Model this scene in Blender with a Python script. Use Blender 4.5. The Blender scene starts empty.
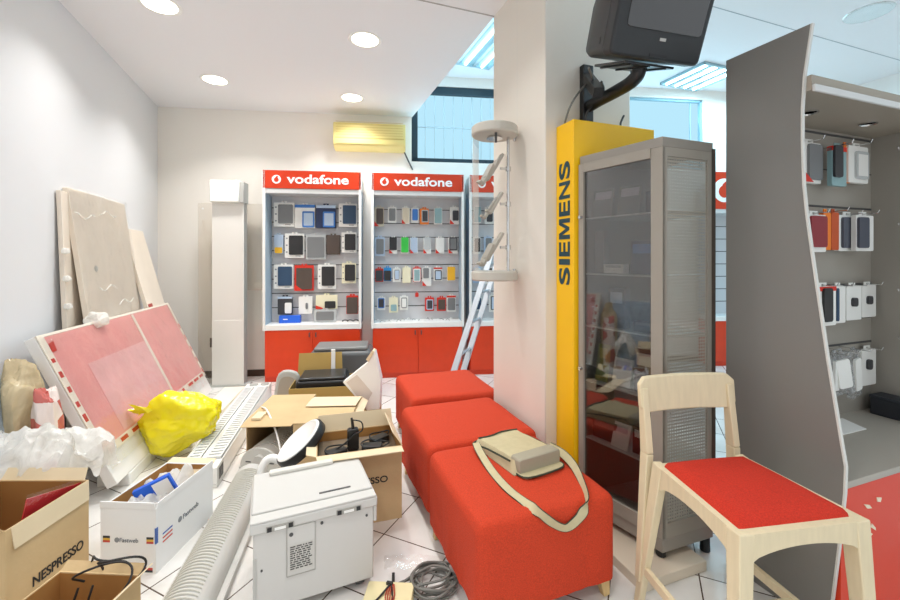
PW_DOWN, PW_TUBE, PW_WIN, PW_FRONT, EXPO, WORLD, PANE = 8.5, 12, 15, 6, 0.16, 0.85, 0.95
import bpy, math, random
from mathutils import Vector, Matrix, noise
random.seed(7)
S = bpy.context.scene
COL = S.collection
PI = math.pi
FPX, UC, VH, CH = 415.0, 450.0, 257.0, 1.39       # focal length in pixels, horizon row, eye height
RA = math.atan2(.3437, .9391)                     # yaw of the room's side walls
BA = math.atan2(.1253, .9921)                     # yaw of the back wall
def R(d): return math.radians(d)
def ab(a, b, z=0.0): return Vector((.9391*a-.3437*b, .3437*a+.9391*b, z))
def sw(s, w, z=0.0): return Vector((.9921*s-.1253*w, .1253*s+.9921*w, z))
def pix_w(u, v, w):                                # photo point -> (s, z) on a plane parallel to the back wall
    r = (u-UC)/FPX; Y = w/(.9921-.1253*r)
    return Y*(.9921*r+.1253), CH-(v-VH)/FPX*Y
def pix_b(u, v, b):
    r = (u-UC)/FPX; Y = b/(.9391-.3437*r)
    return Y*(.9391*r+.3437), CH-(v-VH)/FPX*Y
def at(u, v, z):                                   # photo point -> world point at height z
    Y = FPX*(CH-z)/(v-VH); return Vector(((u-UC)/FPX*Y, Y, z))

# ---------------------------------------------------------------- materials
def lin(h):
    h = h.lstrip('#'); o = []
    for i in (0, 2, 4):
        c = int(h[i:i+2], 16)/255
        o.append(c/12.92 if c <= .04045 else ((c+.055)/1.055)**2.4)
    return (*o, 1)
MATS = {}
def mat(name, h, rough=.5, metal=0, bump=0, bscale=60, var=.0, vscale=6, coat=0, alpha=1, spec=.5, trans=0, emit=0, stretch=None, sheen=0):
    if name in MATS: return MATS[name]
    m = bpy.data.materials.new(name); m.use_nodes = True; MATS[name] = m
    nt = m.node_tree; N = nt.nodes; L = nt.links; p = N['Principled BSDF']
    c = lin(h); p.inputs['Base Color'].default_value = c
    p.inputs['Roughness'].default_value = rough; p.inputs['Metallic'].default_value = metal
    p.inputs['Specular IOR Level'].default_value = spec
    p.inputs['Coat Weight'].default_value = coat; p.inputs['Coat Roughness'].default_value = .12
    p.inputs['Alpha'].default_value = alpha
    p.inputs['Transmission Weight'].default_value = trans
    p.inputs['Sheen Weight'].default_value = sheen
    if emit:
        p.inputs['Emission Color'].default_value = c; p.inputs['Emission Strength'].default_value = emit
    tc = N.new('ShaderNodeTexCoord'); mp = N.new('ShaderNodeMapping'); L.new(tc.outputs['Object'], mp.inputs[0])
    if stretch: mp.inputs['Scale'].default_value = stretch
    if var:
        n = N.new('ShaderNodeTexNoise'); n.inputs['Scale'].default_value = vscale; n.inputs['Detail'].default_value = 4
        L.new(mp.outputs[0], n.inputs['Vector'])
        r = N.new('ShaderNodeValToRGB'); r.color_ramp.elements[0].position = .3; r.color_ramp.elements[1].position = .7
        r.color_ramp.elements[0].color = tuple(x*(1-var) for x in c[:3])+(1,)
        r.color_ramp.elements[1].color = tuple(min(1, x*(1+var*.6)) for x in c[:3])+(1,)
        L.new(n.outputs['Fac'], r.inputs[0]); L.new(r.outputs[0], p.inputs['Base Color'])
    if bump:
        n = N.new('ShaderNodeTexNoise'); n.inputs['Scale'].default_value = bscale; n.inputs['Detail'].default_value = 3
        L.new(mp.outputs[0], n.inputs['Vector'])
        b = N.new('ShaderNodeBump'); b.inputs['Strength'].default_value = bump; b.inputs['Distance'].default_value = .02
        L.new(n.outputs['Fac'], b.inputs['Height']); L.new(b.outputs[0], p.inputs['Normal'])
    return m
def glass(name, h='#FFFFFF', gloss=.08, tint=.95, rough=.02, bump=0, bscale=12):
    if name in MATS: return MATS[name]
    m = bpy.data.materials.new(name); m.use_nodes = True; MATS[name] = m
    nt = m.node_tree; N = nt.nodes; L = nt.links; N.remove(N['Principled BSDF'])
    c = lin(h); t = N.new('ShaderNodeBsdfTransparent'); t.inputs[0].default_value = tuple(x*tint for x in c[:3])+(1,)
    g = N.new('ShaderNodeBsdfGlossy'); g.inputs['Roughness'].default_value = rough; g.inputs[0].default_value = (1, 1, 1, 1)
    f = N.new('ShaderNodeLayerWeight'); f.inputs[0].default_value = .25
    mm = N.new('ShaderNodeMath'); mm.operation = 'MULTIPLY_ADD'; mm.inputs[1].default_value = .5; mm.inputs[2].default_value = gloss
    L.new(f.outputs['Fresnel'], mm.inputs[0])
    mx = N.new('ShaderNodeMixShader'); L.new(mm.outputs[0], mx.inputs[0]); L.new(t.outputs[0], mx.inputs[1]); L.new(g.outputs[0], mx.inputs[2])
    if bump:
        tc = N.new('ShaderNodeTexCoord'); n = N.new('ShaderNodeTexNoise'); n.inputs['Scale'].default_value = bscale; n.inputs['Detail'].default_value = 5
        L.new(tc.outputs['Object'], n.inputs['Vector']); b = N.new('ShaderNodeBump'); b.inputs['Strength'].default_value = bump; b.inputs['Distance'].default_value = .05
        L.new(n.outputs['Fac'], b.inputs['Height']); L.new(b.outputs[0], g.inputs['Normal']); L.new(b.outputs[0], f.inputs['Normal'])
    L.new(mx.outputs[0], N['Material Output'].inputs[0]); return m
def film(name, h, op=.5, rough=.2, bump=.6, bscale=14, tl_=.35):      # thin plastic: part diffuse/translucent, part see-through, shiny creases
    if name in MATS: return MATS[name]
    m = bpy.data.materials.new(name); m.use_nodes = True; MATS[name] = m
    nt = m.node_tree; N = nt.nodes; L = nt.links; p = N['Principled BSDF']
    p.inputs['Base Color'].default_value = lin(h); p.inputs['Roughness'].default_value = rough
    tr = N.new('ShaderNodeBsdfTransparent'); c = lin(h); tr.inputs[0].default_value = tuple(.5+.5*x for x in c[:3])+(1,)
    tl = N.new('ShaderNodeBsdfTranslucent'); tl.inputs[0].default_value = c
    a = N.new('ShaderNodeMixShader'); a.inputs[0].default_value = tl_; L.new(p.outputs[0], a.inputs[1]); L.new(tl.outputs[0], a.inputs[2])
    x = N.new('ShaderNodeMixShader'); L.new(tr.outputs[0], x.inputs[1]); L.new(a.outputs[0], x.inputs[2])
    tc = N.new('ShaderNodeTexCoord'); n = N.new('ShaderNodeTexNoise'); n.inputs['Scale'].default_value = bscale; n.inputs['Detail'].default_value = 6; n.inputs['Distortion'].default_value = 1.2
    L.new(tc.outputs['Object'], n.inputs['Vector']); b = N.new('ShaderNodeBump'); b.inputs['Strength'].default_value = bump; b.inputs['Distance'].default_value = .05
    L.new(n.outputs['Fac'], b.inputs['Height']); L.new(b.outputs[0], p.inputs['Normal'])
    r = N.new('ShaderNodeMapRange'); r.inputs['From Min'].default_value = .35; r.inputs['From Max'].default_value = .7
    r.inputs['To Min'].default_value = max(0, op-.25); r.inputs['To Max'].default_value = min(1, op+.3)
    L.new(n.outputs['Fac'], r.inputs[0]); L.new(r.outputs[0], x.inputs[0])
    L.new(x.outputs[0], N['Material Output'].inputs[0]); return m

WHITE = mat('white_paint', '#F2F1EE', .55, bump=.03, bscale=180)
CEIL = mat('ceiling_paint', '#F4F4F6', .7)
LWALL = mat('left_wall_paint', '#E3E4E6', .55, bump=.03, bscale=180)
CREAM = mat('cream_wall', '#F4EFE7', .6, bump=.03, bscale=160)
PILLAR = mat('pillar_paint', '#E9E3D8', .45, bump=.02, bscale=90)
RED = mat('orange_red_laminate', '#DC3D12', .35, var=.05, vscale=9)
SIGNRED = mat('sign_red', '#D23A14', .3)
FAB = mat('red_fabric', '#CE4122', .85, bump=.35, bscale=330, var=.2, vscale=230, spec=.35)
SEATFAB = mat('seat_fabric', '#CF3420', .85, bump=.35, bscale=330, var=.2, vscale=240, spec=.35)
WOOD = mat('pale_wood', '#E2D2AF', .5, var=.05, vscale=5, stretch=(14, 14, 1.5))
LEGWOOD = mat('leg_wood', '#D9B982', .5, var=.12, vscale=6, stretch=(14, 14, 2))
GREY = mat('warm_grey_metal', '#99938A', .42, metal=.15)
FINGREY = mat('fin_grey', '#85837F', .38, metal=.2)
SLAT = mat('slat_grey', '#D0D0D2', .55)
PEG = mat('peg_grey', '#A09A90', .55)
BLUEGREY = mat('side_bluegrey', '#A9BCCB', .5)
LIGHTGREY = mat('light_grey_trim', '#D9D9D8', .4)
WPLAST = mat('white_plastic', '#F1F0EC', .35)
OFFPLAST = mat('offwhite_plastic', '#CCCAC5', .42)
GPLAST = mat('grey_plastic', '#B8B7B2', .4)
DGREY = mat('dark_grey', '#4A4A4A', .4)
BLACK = mat('black_plastic', '#17181A', .4)
TVB = mat('tv_shell', '#27292B', .45)
SCREEN = mat('tv_screen', '#2A2B2C', .08, coat=1)
CHROME = mat('chrome', '#D8D8D8', .18, metal=1)
ALU = mat('aluminium', '#BCC2C8', .38, metal=.5)
YEL = mat('sign_yellow', '#FFC707', .38)
NAVY = mat('lettering_teal', '#15414F', .5)
ACY = mat('yellowed_plastic', '#E9DA90', .38)
BROWN = mat('brown_baseboard', '#4B382C', .5)
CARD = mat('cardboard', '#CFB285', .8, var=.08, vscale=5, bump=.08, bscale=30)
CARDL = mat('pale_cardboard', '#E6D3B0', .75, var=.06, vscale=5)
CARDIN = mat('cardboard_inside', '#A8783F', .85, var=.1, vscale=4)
CARDEDGE = mat('cardboard_edge', '#D8BE94', .8)
PAPER = mat('white_paper', '#F4F3EF', .6)
INK = mat('ink_black', '#1B1A19', .6)
GINK = mat('ink_grey', '#8C8F93', .6)
PLY = mat('beige_board', '#E6DACA', .6, var=.06, vscale=3)
PINK = mat('pink_film_board', '#EBA39D', .3, var=.12, vscale=3, bump=.10, bscale=7, coat=.5)
PINKL = mat('pale_pink_film', '#EFB9B6', .28, var=.1, vscale=5, bump=.15, bscale=12, coat=.6)
TAPE = mat('cream_tape', '#EFE6D6', .35, coat=.4)
TAPERED = mat('tape_print_red', '#C9392B', .4)
ORANGE = mat('orange', '#F08024', .5)
BLUEP = mat('bright_blue', '#1F62D6', .4)
MUSL = mat('canvas_khaki', '#C9BE98', .9, bump=.2, bscale=300, var=.06, vscale=30)
CANVG = mat('canvas_grey', '#A9A28E', .9, bump=.25, bscale=260)
PIPING = mat('dark_piping', '#3A4030', .8)
CABLE = mat('cable_grey', '#6F6E68', .5)
CABLEB = mat('cable_black', '#1E1D1C', .5)
WIRER = mat('wire_red', '#B2432F', .5)
GLASS = glass('clear_glass', '#FFFFFF', .03, .97)
ACRY = glass('acrylic_sheet', '#FAF8F5', .05, .98)
SMOKE = glass('display_glass', '#E7E5E2', .10, .86)
WRAP = glass('clear_wrap', '#FFFFFF', .06, .98, .12, .7, 7)
WRAPW = film('milky_wrap', '#FBFAF6', .92, .25, .35, 9)
WRAPB = film('bluish_wrap', '#DDE8F2', .6, .25, .3, 5)
WRAPT = film('tan_wrap', '#E0CDA6', .95, .18, .4, 7, .2)
WRAPR = mat('red_print_wrap', '#EBDAD2', .25, bump=.3, bscale=8, coat=.4)
def red_print():
    N = WRAPR.node_tree.nodes; L = WRAPR.node_tree.links; p = N['Principled BSDF']; tc = N.new('ShaderNodeTexCoord'); v = N.new('ShaderNodeTexVoronoi'); v.inputs['Scale'].default_value = 11
    L.new(tc.outputs['Object'], v.inputs['Vector']); sp = N.new('ShaderNodeSeparateColor'); L.new(v.outputs['Color'], sp.inputs[0])
    g = N.new('ShaderNodeMath'); g.operation = 'GREATER_THAN'; g.inputs[1].default_value = .62; L.new(sp.outputs[0], g.inputs[0])
    mx = N.new('ShaderNodeMix'); mx.data_type = 'RGBA'; L.new(g.outputs[0], mx.inputs[0]); mx.inputs[6].default_value = lin('#EBDAD2'); mx.inputs[7].default_value = lin('#C8665C'); L.new(mx.outputs[2], p.inputs['Base Color'])
red_print()
BAGY = mat('yellow_bag', '#EFE002', .25, bump=.5, bscale=9, coat=.3)
BLISTER = film('blister_plastic', '#E9EAEA', .35, .12, .6, 40)

def emis(name, h, s):
    m = bpy.data.materials.new(name); m.use_nodes = True; N = m.node_tree.nodes; N.remove(N['Principled BSDF'])
    e = N.new('ShaderNodeEmission'); e.inputs[0].default_value = lin(h); e.inputs[1].default_value = s
    m.node_tree.links.new(e.outputs[0], N['Material Output'].inputs[0]); MATS[name] = m; return m
LAMPW = emis('lamp_warm', '#FFF3DC', 9)
TUBE = emis('tube_cool', '#C9F2FF', 7)
SKYPANE = emis('daylight_pane', '#B6E4F7', PANE)

def floor_material():
    m = bpy.data.materials.new('floor_tiles'); m.use_nodes = True; N = m.node_tree.nodes; L = m.node_tree.links; p = N['Principled BSDF']
    g = N.new('ShaderNodeNewGeometry'); mp = N.new('ShaderNodeMapping'); mp.vector_type = 'TEXTURE'
    mp.inputs['Location'].default_value = (-.331, 2.082, 0); mp.inputs['Rotation'].default_value = (0, 0, R(-24.9)); mp.inputs['Scale'].default_value = (.35, .35, 1)
    L.new(g.outputs['Position'], mp.inputs[0]); sp = N.new('ShaderNodeSeparateXYZ'); L.new(mp.outputs[0], sp.inputs[0])
    d = []
    for ax in ('X', 'Y'):
        pp = N.new('ShaderNodeMath'); pp.operation = 'PINGPONG'; pp.inputs[1].default_value = .5; L.new(sp.outputs[ax], pp.inputs[0]); d.append(pp)
    mn = N.new('ShaderNodeMath'); mn.operation = 'MINIMUM'; L.new(d[0].outputs[0], mn.inputs[0]); L.new(d[1].outputs[0], mn.inputs[1])
    lt = N.new('ShaderNodeMath'); lt.operation = 'LESS_THAN'; lt.inputs[1].default_value = .0085; L.new(mn.outputs[0], lt.inputs[0])
    n = N.new('ShaderNodeTexNoise'); n.inputs['Scale'].default_value = 3.5; n.inputs['Detail'].default_value = 6; L.new(g.outputs['Position'], n.inputs['Vector'])
    r = N.new('ShaderNodeValToRGB'); r.color_ramp.elements[0].position = .3; r.color_ramp.elements[0].color = lin('#DEDAD3'); r.color_ramp.elements[1].position = .7; r.color_ramp.elements[1].color = lin('#F1EFEC')
    L.new(n.outputs['Fac'], r.inputs[0])
    mx = N.new('ShaderNodeMix'); mx.data_type = 'RGBA'; L.new(lt.outputs[0], mx.inputs[0]); L.new(r.outputs[0], mx.inputs[6]); mx.inputs[7].default_value = lin('#57463A')
    L.new(mx.outputs[2], p.inputs['Base Color']); p.inputs['Roughness'].default_value = .22
    return m
FLOORM = floor_material()
def perf_material():
    m = bpy.data.materials.new('perforated_metal'); m.use_nodes = True; N = m.node_tree.nodes; L = m.node_tree.links; p = N['Principled BSDF']
    p.inputs['Base Color'].default_value = lin('#ABA497'); p.inputs['Roughness'].default_value = .4; p.inputs['Metallic'].default_value = .15
    tc = N.new('ShaderNodeTexCoord'); sp = N.new('ShaderNodeSeparateXYZ'); L.new(tc.outputs['Object'], sp.inputs[0]); d = []
    for ax in ('X', 'Z'):
        q = N.new('ShaderNodeMath'); q.operation = 'MULTIPLY'; q.inputs[1].default_value = 1/.0148; L.new(sp.outputs[ax], q.inputs[0])
        f = N.new('ShaderNodeMath'); f.operation = 'FRACT'; L.new(q.outputs[0], f.inputs[0])
        s = N.new('ShaderNodeMath'); s.operation = 'SUBTRACT'; s.inputs[1].default_value = .5; L.new(f.outputs[0], s.inputs[0])
        a = N.new('ShaderNodeMath'); a.operation = 'ABSOLUTE'; L.new(s.outputs[0], a.inputs[0]); d.append(a)
    mx = N.new('ShaderNodeMath'); mx.operation = 'MAXIMUM'; L.new(d[0].outputs[0], mx.inputs[0]); L.new(d[1].outputs[0], mx.inputs[1])
    lt = N.new('ShaderNodeMath'); lt.operation = 'GREATER_THAN'; lt.inputs[1].default_value = .23; L.new(mx.outputs[0], lt.inputs[0])
    L.new(lt.outputs[0], p.inputs['Alpha']); return m
PERF = perf_material()

# ---------------------------------------------------------------- mesh builder
class MB:
    def __init__(s): s.v = []; s.f = []; s.m = []
    def add(s, vs, fs, m=0):
        o = len(s.v); s.v += [tuple(v) for v in vs]
        for f in fs: s.f.append(tuple(i+o for i in f)); s.m.append(m)
        return s
    def hexa(s, p, m=0):
        return s.add(p, [(0, 3, 2, 1), (4, 5, 6, 7), (0, 1, 5, 4), (1, 2, 6, 5), (2, 3, 7, 6), (3, 0, 4, 7)], m)
    def box(s, x0, x1, y0, y1, z0, z1, m=0):
        return s.hexa([(x0, y0, z0), (x1, y0, z0), (x1, y1, z0), (x0, y1, z0), (x0, y0, z1), (x1, y0, z1), (x1, y1, z1), (x0, y1, z1)], m)
    def prism(s, poly, lo, hi, plane='xy', m=0):
        def P(a, b, c): return (a, b, c) if plane == 'xy' else ((a, c, b) if plane == 'xz' else (c, a, b))
        n = len(poly); vs = [P(x, y, lo) for x, y in poly]+[P(x, y, hi) for x, y in poly]
        ar = sum(poly[i][0]*poly[(i+1) % n][1]-poly[(i+1) % n][0]*poly[i][1] for i in range(n)) > 0
        if plane == 'xz': ar = not ar
        a = tuple(range(n)); b = tuple(range(n, 2*n))
        fs = [a[::-1] if ar else a, b if ar else b[::-1]]
        for i in range(n):
            j = (i+1) % n; q = (i, j, j+n, i+n); fs.append(q if ar else q[::-1])
        return s.add(vs, fs, m)
    def bar(s, p, q, w, h, up=(0, 0, 1), m=0, w2=None, h2=None):
        p = Vector(p); q = Vector(q); d = (q-p).normalized(); u = Vector(up)
        if abs(d.dot(u)) > .98: u = Vector((0, 1, 0))
        x = d.cross(u).normalized(); y = x.cross(d).normalized(); w2 = w if w2 is None else w2; h2 = h if h2 is None else h2
        pts = [p-x*w/2-y*h/2, p+x*w/2-y*h/2, p+x*w/2+y*h/2, p-x*w/2+y*h/2, q-x*w2/2-y*h2/2, q+x*w2/2-y*h2/2, q+x*w2/2+y*h2/2, q-x*w2/2+y*h2/2]
        return s.hexa(pts, m)
    def tube(s, path, r, seg=8, m=0, closed=False):
        P = [Vector(p) for p in path]; n = len(P); rings = []; x = None
        for i in range(n):
            if closed: d = P[(i+1) % n]-P[i-1]
            else: d = P[min(i+1, n-1)]-P[max(i-1, 0)]
            d = d.normalized() if d.length > 1e-9 else Vector((0, 0, 1))
            if x is None:
                x = d.orthogonal().normalized()
            else:
                x = x-d*x.dot(d); x = x.normalized() if x.length > 1e-6 else d.orthogonal().normalized()
            y = d.cross(x); rr = r(i/(n-1)) if callable(r) else r
            rings.append([P[i]+(x*math.cos(2*PI*k/seg)+y*math.sin(2*PI*k/seg))*rr for k in range(seg)])
        vs = [v for g in rings for v in g]; fs = []
        for i in range(n if closed else n-1):
            j = (i+1) % n
            for k in range(seg): fs.append((i*seg+k, i*seg+(k+1) % seg, j*seg+(k+1) % seg, j*seg+k))
        if not closed: fs += [tuple(range(seg))[::-1], tuple((n-1)*seg+k for k in range(seg))]
        return s.add(vs, fs, m)
    def lathe(s, prof, c=(0, 0, 0), seg=32, m=0, axis='z'):
        vs = []; fs = []; n = len(prof)
        for r, z in prof:
            for k in range(seg):
                a = 2*PI*k/seg; x, y = r*math.cos(a), r*math.sin(a)
                vs.append({'z': (c[0]+x, c[1]+y, c[2]+z), 'y': (c[0]+x, c[1]+z, c[2]-y), 'x': (c[0]+z, c[1]+x, c[2]+y)}[axis])
        for i in range(n-1):
            for k in range(seg): fs.append((i*seg+k, i*seg+(k+1) % seg, (i+1)*seg+(k+1) % seg, (i+1)*seg+k))
        if prof[0][0] > 1e-6: fs.append(tuple(range(seg))[::-1])
        if prof[-1][0] > 1e-6: fs.append(tuple((n-1)*seg+k for k in range(seg)))
        return s.add(vs, fs, m)
    def grid(s, fn, nu, nv, m=0, wrap=False):
        vs = [fn(i/nu, j/nv) for j in range(nv+1) for i in range(nu+1)]
        fs = [(j*(nu+1)+i, j*(nu+1)+i+1, (j+1)*(nu+1)+i+1, (j+1)*(nu+1)+i) for j in range(nv) for i in range(nu)]
        return s.add(vs, fs, m)
    def ribbon(s, path, w, t, m=0, side=(0, 0, 1)):     # flat strap; side = list or a vector giving the strap's width direction
        P = [Vector(p) for p in path]; n = len(P); vs = []; fs = []
        for i in range(n):
            d = (P[min(i+1, n-1)]-P[max(i-1, 0)]).normalized(); sd = Vector(side[i] if isinstance(side, list) else side)
            x = (sd-d*sd.dot(d)).normalized(); y = d.cross(x)
            vs += [P[i]-x*w/2-y*t/2, P[i]+x*w/2-y*t/2, P[i]+x*w/2+y*t/2, P[i]-x*w/2+y*t/2]
        for i in range(n-1):
            for k in range(4): fs.append((i*4+k, i*4+(k+1) % 4, (i+1)*4+(k+1) % 4, (i+1)*4+k))
        fs += [(3, 2, 1, 0), tuple((n-1)*4+k for k in range(4))]
        return s.add(vs, fs, m)
    def xf(s, M, start=0):
        for i in range(start, len(s.v)): s.v[i] = tuple(M @ Vector(s.v[i]))
        return s
    def build(s, name, mats, parent=None, bevel=0, seg=2, smooth=False, subsurf=0, loc=None, rot=None, solid=0, sharp=40):
        me = bpy.data.meshes.new(name); me.from_pydata(s.v, [], s.f)
        for mm in (mats if isinstance(mats, (list, tuple)) else [mats]): me.materials.append(mm)
        for p, mi in zip(me.polygons, s.m): p.material_index = mi
        me.update()
        if smooth or bevel or subsurf:
            me.polygons.foreach_set('use_smooth', [True]*len(me.polygons))
            if not subsurf: me.set_sharp_from_angle(angle=R(sharp))
        o = bpy.data.objects.new(name, me); COL.objects.link(o)
        if parent: o.parent = parent
        if loc is not None: o.location = loc
        if rot is not None: o.rotation_euler = rot
        if solid:
            md = o.modifiers.new('solid', 'SOLIDIFY'); md.thickness = solid; md.offset = 0
        if bevel:
            md = o.modifiers.new('bevel', 'BEVEL'); md.width = bevel; md.segments = seg; md.limit_method = 'ANGLE'; md.angle_limit = R(35); md.harden_normals = False
        if subsurf:
            md = o.modifiers.new('sub', 'SUBSURF'); md.levels = md.render_levels = subsurf
        return o
def tag(o, label, cat, group=None):
    o['label'] = label; o['category'] = cat
    if group: o['group'] = group
    return o
def thing(name, label, cat, loc=(0, 0, 0), rot=0, group=None):
    o = bpy.data.objects.new(name, None); COL.objects.link(o); o.empty_display_size = .1
    o.location = loc; o.rotation_euler = rot if isinstance(rot, tuple) else (0, 0, rot)
    return tag(o, label, cat, group)
def struct(o): o['kind'] = 'structure'; return o
def lettering(txt, w, h, mt, parent, M, name='lettering', bold=.0, ext=.002):
    """text fitted to w x h, lying in M's xy plane (x reads along, y up), anchored at its lower left corner"""
    cu = bpy.data.curves.new('t', 'FONT'); cu.body = txt; cu.size = 1; cu.offset = bold; cu.extrude = .001
    ob = bpy.data.objects.new('t', cu); COL.objects.link(ob); bpy.context.view_layer.update()
    me = bpy.data.meshes.new_from_object(ob.evaluated_get(bpy.context.evaluated_depsgraph_get()))
    bpy.data.objects.remove(ob); bpy.data.curves.remove(cu)
    xs = [v.co.x for v in me.vertices]; ys = [v.co.y for v in me.vertices]
    x0, x1, y0, y1 = min(xs), max(xs), min(ys), max(ys)
    for v in me.vertices:
        v.co = M @ Vector(((v.co.x-x0)/(x1-x0)*w, (v.co.y-y0)/(y1-y0)*h, ext if v.co.z > 0 else 0))
    me.materials.clear(); me.materials.append(mt); me.name = name
    o = bpy.data.objects.new(name, me); COL.objects.link(o)
    if parent: o.parent = parent
    return o
def MX(o, x, y):
    x = Vector(x).normalized(); y = Vector(y).normalized(); z = x.cross(y); o = Vector(o)
    return Matrix(((x[0], y[0], z[0], o[0]), (x[1], y[1], z[1], o[1]), (x[2], y[2], z[2], o[2]), (0, 0, 0, 1)))
def rbox(b, x0, x1, y0, y1, z0, z1, r=.02, m=0, plane='xz'):   # box with rounded outline
    pts = []
    lo = {'xz': (x0, x1, z0, z1, y0, y1), 'xy': (x0, x1, y0, y1, z0, z1), 'yz': (y0, y1, z0, z1, x0, x1)}[plane]
    r = min(r, (lo[1]-lo[0])/2.01, (lo[3]-lo[2])/2.01)
    for cx, cy, a0 in ((lo[1]-r, lo[3]-r, 0), (lo[0]+r, lo[3]-r, 90), (lo[0]+r, lo[2]+r, 180), (lo[1]-r, lo[2]+r, 270)):
        for k in range(4): a = R(a0+30*k); pts.append((cx+r*math.cos(a), cy+r*math.sin(a)))
    return b.prism(pts, lo[4], lo[5], plane, m)
def nz(p, sc, amp, off=0): return noise.noise(Vector(p)*sc+Vector((off, off*1.7, off*.3)))*amp
def smooth_path(pts, n=8):
    P = [Vector(p) for p in pts]; out = []
    for i in range(len(P)-1):
        p0, p1, p2, p3 = P[max(i-1, 0)], P[i], P[i+1], P[min(i+2, len(P)-1)]
        for k in range(n):
            t = k/n; out.append(.5*((2*p1)+(p2-p0)*t+(2*p0-5*p1+4*p2-p3)*t*t+(3*p1-p0-3*p2+p3)*t**3))
    return out+[P[-1]]

# ================================================================ the room
LW, RW, FR_, ZD, ZU = -1.50, 6.83, -2.3, 3.10, 3.62
WB = 5.096                                          # back wall distance along its own normal
def back_b(a):                                      # b of the back wall at a given a
    # a = .9748 s + (.9391*-.1253+.3437*.9921) w
    kw = .9391*-.1253+.3437*.9921; ks = .9391*.9921+.3437*.1253
    s = (a-kw*WB)/ks; p = sw(s, WB); return -.3437*p.x+.9391*p.y
def slab(name, poly, z0, z1, m): return struct(MB().prism([tuple(p.xy) for p in poly], z0, z1).build(name, m))
E = .12
slab('floor', [ab(LW, FR_), ab(RW, FR_), ab(RW, back_b(RW)+.1), ab(LW, back_b(LW)+.1)], -.1, 0, FLOORM)
slab('ceiling', [ab(LW-E, FR_), ab(1.31, FR_), ab(1.31, back_b(1.31)+.02), ab(LW-E, back_b(LW-E)+.02)], ZD, ZU+.06, CEIL)
slab('ceiling_upper', [ab(1.31, FR_), ab(RW+E, FR_), ab(RW+E, back_b(RW+E)+.1), ab(1.31, back_b(1.31)+.1)], ZU, ZU+.06, CEIL)
slab('wall_left', [ab(LW-E, FR_), ab(LW, FR_), ab(LW, back_b(LW)+.1), ab(LW-E, back_b(LW-E)+.1)], 0, ZD, LWALL)
slab('wall_right', [ab(RW, FR_), ab(RW+E, FR_), ab(RW+E, back_b(RW+E)+.1), ab(RW, back_b(RW)+.1)], 0, ZU, WHITE)
# back wall, with the long high window let into it
WS0, WS1, WZ0, WZ1 = .17, 2.15, 2.56, 3.50
W2A, W2B = 2.30, 4.07
b = MB()
def wbox(bb, s0, s1, w0, w1, z0, z1, m=0):
    bb.hexa([sw(s0, w0, z0), sw(s1, w0, z0), sw(s1, w1, z0), sw(s0, w1, z0), sw(s0, w0, z1), sw(s1, w0, z1), sw(s1, w1, z1), sw(s0, w1, z1)], m)
SL, SR = -2.80, 6.2
wbox(b, SL, WS0, WB, WB+.15, 0, ZU); wbox(b, WS1, W2A, WB, WB+.15, WZ0, WZ1); wbox(b, W2B, SR, WB, WB+.15, 0, ZU); wbox(b, WS0, W2B, WB, WB+.15, 0, WZ0); wbox(b, WS0, W2B, WB, WB+.15, WZ1, ZU)
struct(b.build('wall_back', CREAM))
wn = bpy.data.objects.new('window_1', None); COL.objects.link(wn); struct(wn)
FRD = mat('dark_window_frame', '#16303C', .5)
b = MB()
wbox(b, WS0, WS1, WB+.02, WB+.08, WZ0, WZ0+.05); wbox(b, WS0, WS1, WB+.02, WB+.08, WZ1-.09, WZ1); wbox(b, WS0, WS0+.075, WB+.02, WB+.08, WZ0, WZ1); wbox(b, WS1-.05, WS1, WB+.02, WB+.08, WZ0, WZ1)
struct(b.build('window_frame', FRD, wn))
b = MB(); wbox(b, WS0, WS1, WB+.11, WB+.12, WZ0, WZ1); struct(b.build('pane', SKYPANE, wn))
b = MB(); k = 0; s = WS0+.17
while s < WS1-.06:
    wbox(b, s-.0035, s+.0035, WB+.06, WB+.075, WZ0+.05, WZ1-.06); s += .118
wbox(b, WS0+.05, WS1-.05, WB+.06, WB+.075, 3.0, 3.012)
struct(b.build('window_grille', mat('grille_blue', '#B5CCD6', .5), wn))
wn2 = bpy.data.objects.new('window_2', None); COL.objects.link(wn2); struct(wn2)
b = MB(); wbox(b, W2A, W2B, WB+.03, WB+.07, WZ0, WZ0+.03); wbox(b, W2A, W2B, WB+.03, WB+.07, WZ1-.03, WZ1); wbox(b, W2A, W2A+.03, WB+.03, WB+.07, WZ0, WZ1); wbox(b, W2B-.03, W2B, WB+.03, WB+.07, WZ0, WZ1); wbox(b, W2B-.16, W2B-.15, WB+.05, WB+.06, WZ0, WZ1)
struct(b.build('window_frame', mat('pale_window_frame', '#8FB4C2', .4), wn2))
b = MB(); wbox(b, W2A, W2B, WB+.11, WB+.12, WZ0, WZ1); struct(b.build('pane', SKYPANE, wn2))
b = MB(); wbox(b, SL+.1, 6.1, WB-.014, WB, 0, .075); struct(b.build('baseboard_back', BROWN))
# shop front behind the camera: piers and a head round one big glazed opening
b = MB()
def abox(bb, a0, a1, b0, b1, z0, z1, m=0):
    bb.hexa([ab(a0, b0, z0), ab(a1, b0, z0), ab(a1, b1, z0), ab(a0, b1, z0), ab(a0, b0, z1), ab(a1, b0, z1), ab(a1, b1, z1), ab(a0, b1, z1)], m)
abox(b, LW, LW+.25, FR_, FR_+.15, 0, ZD); abox(b, RW-.6, RW, FR_, FR_+.15, 0, ZU); abox(b, LW+.25, RW-.6, FR_, FR_+.15, 2.9, ZU); abox(b, 2.2, 2.5, FR_, FR_+.15, 0, 2.9)
struct(b.build('wall_front', WHITE))
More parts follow.
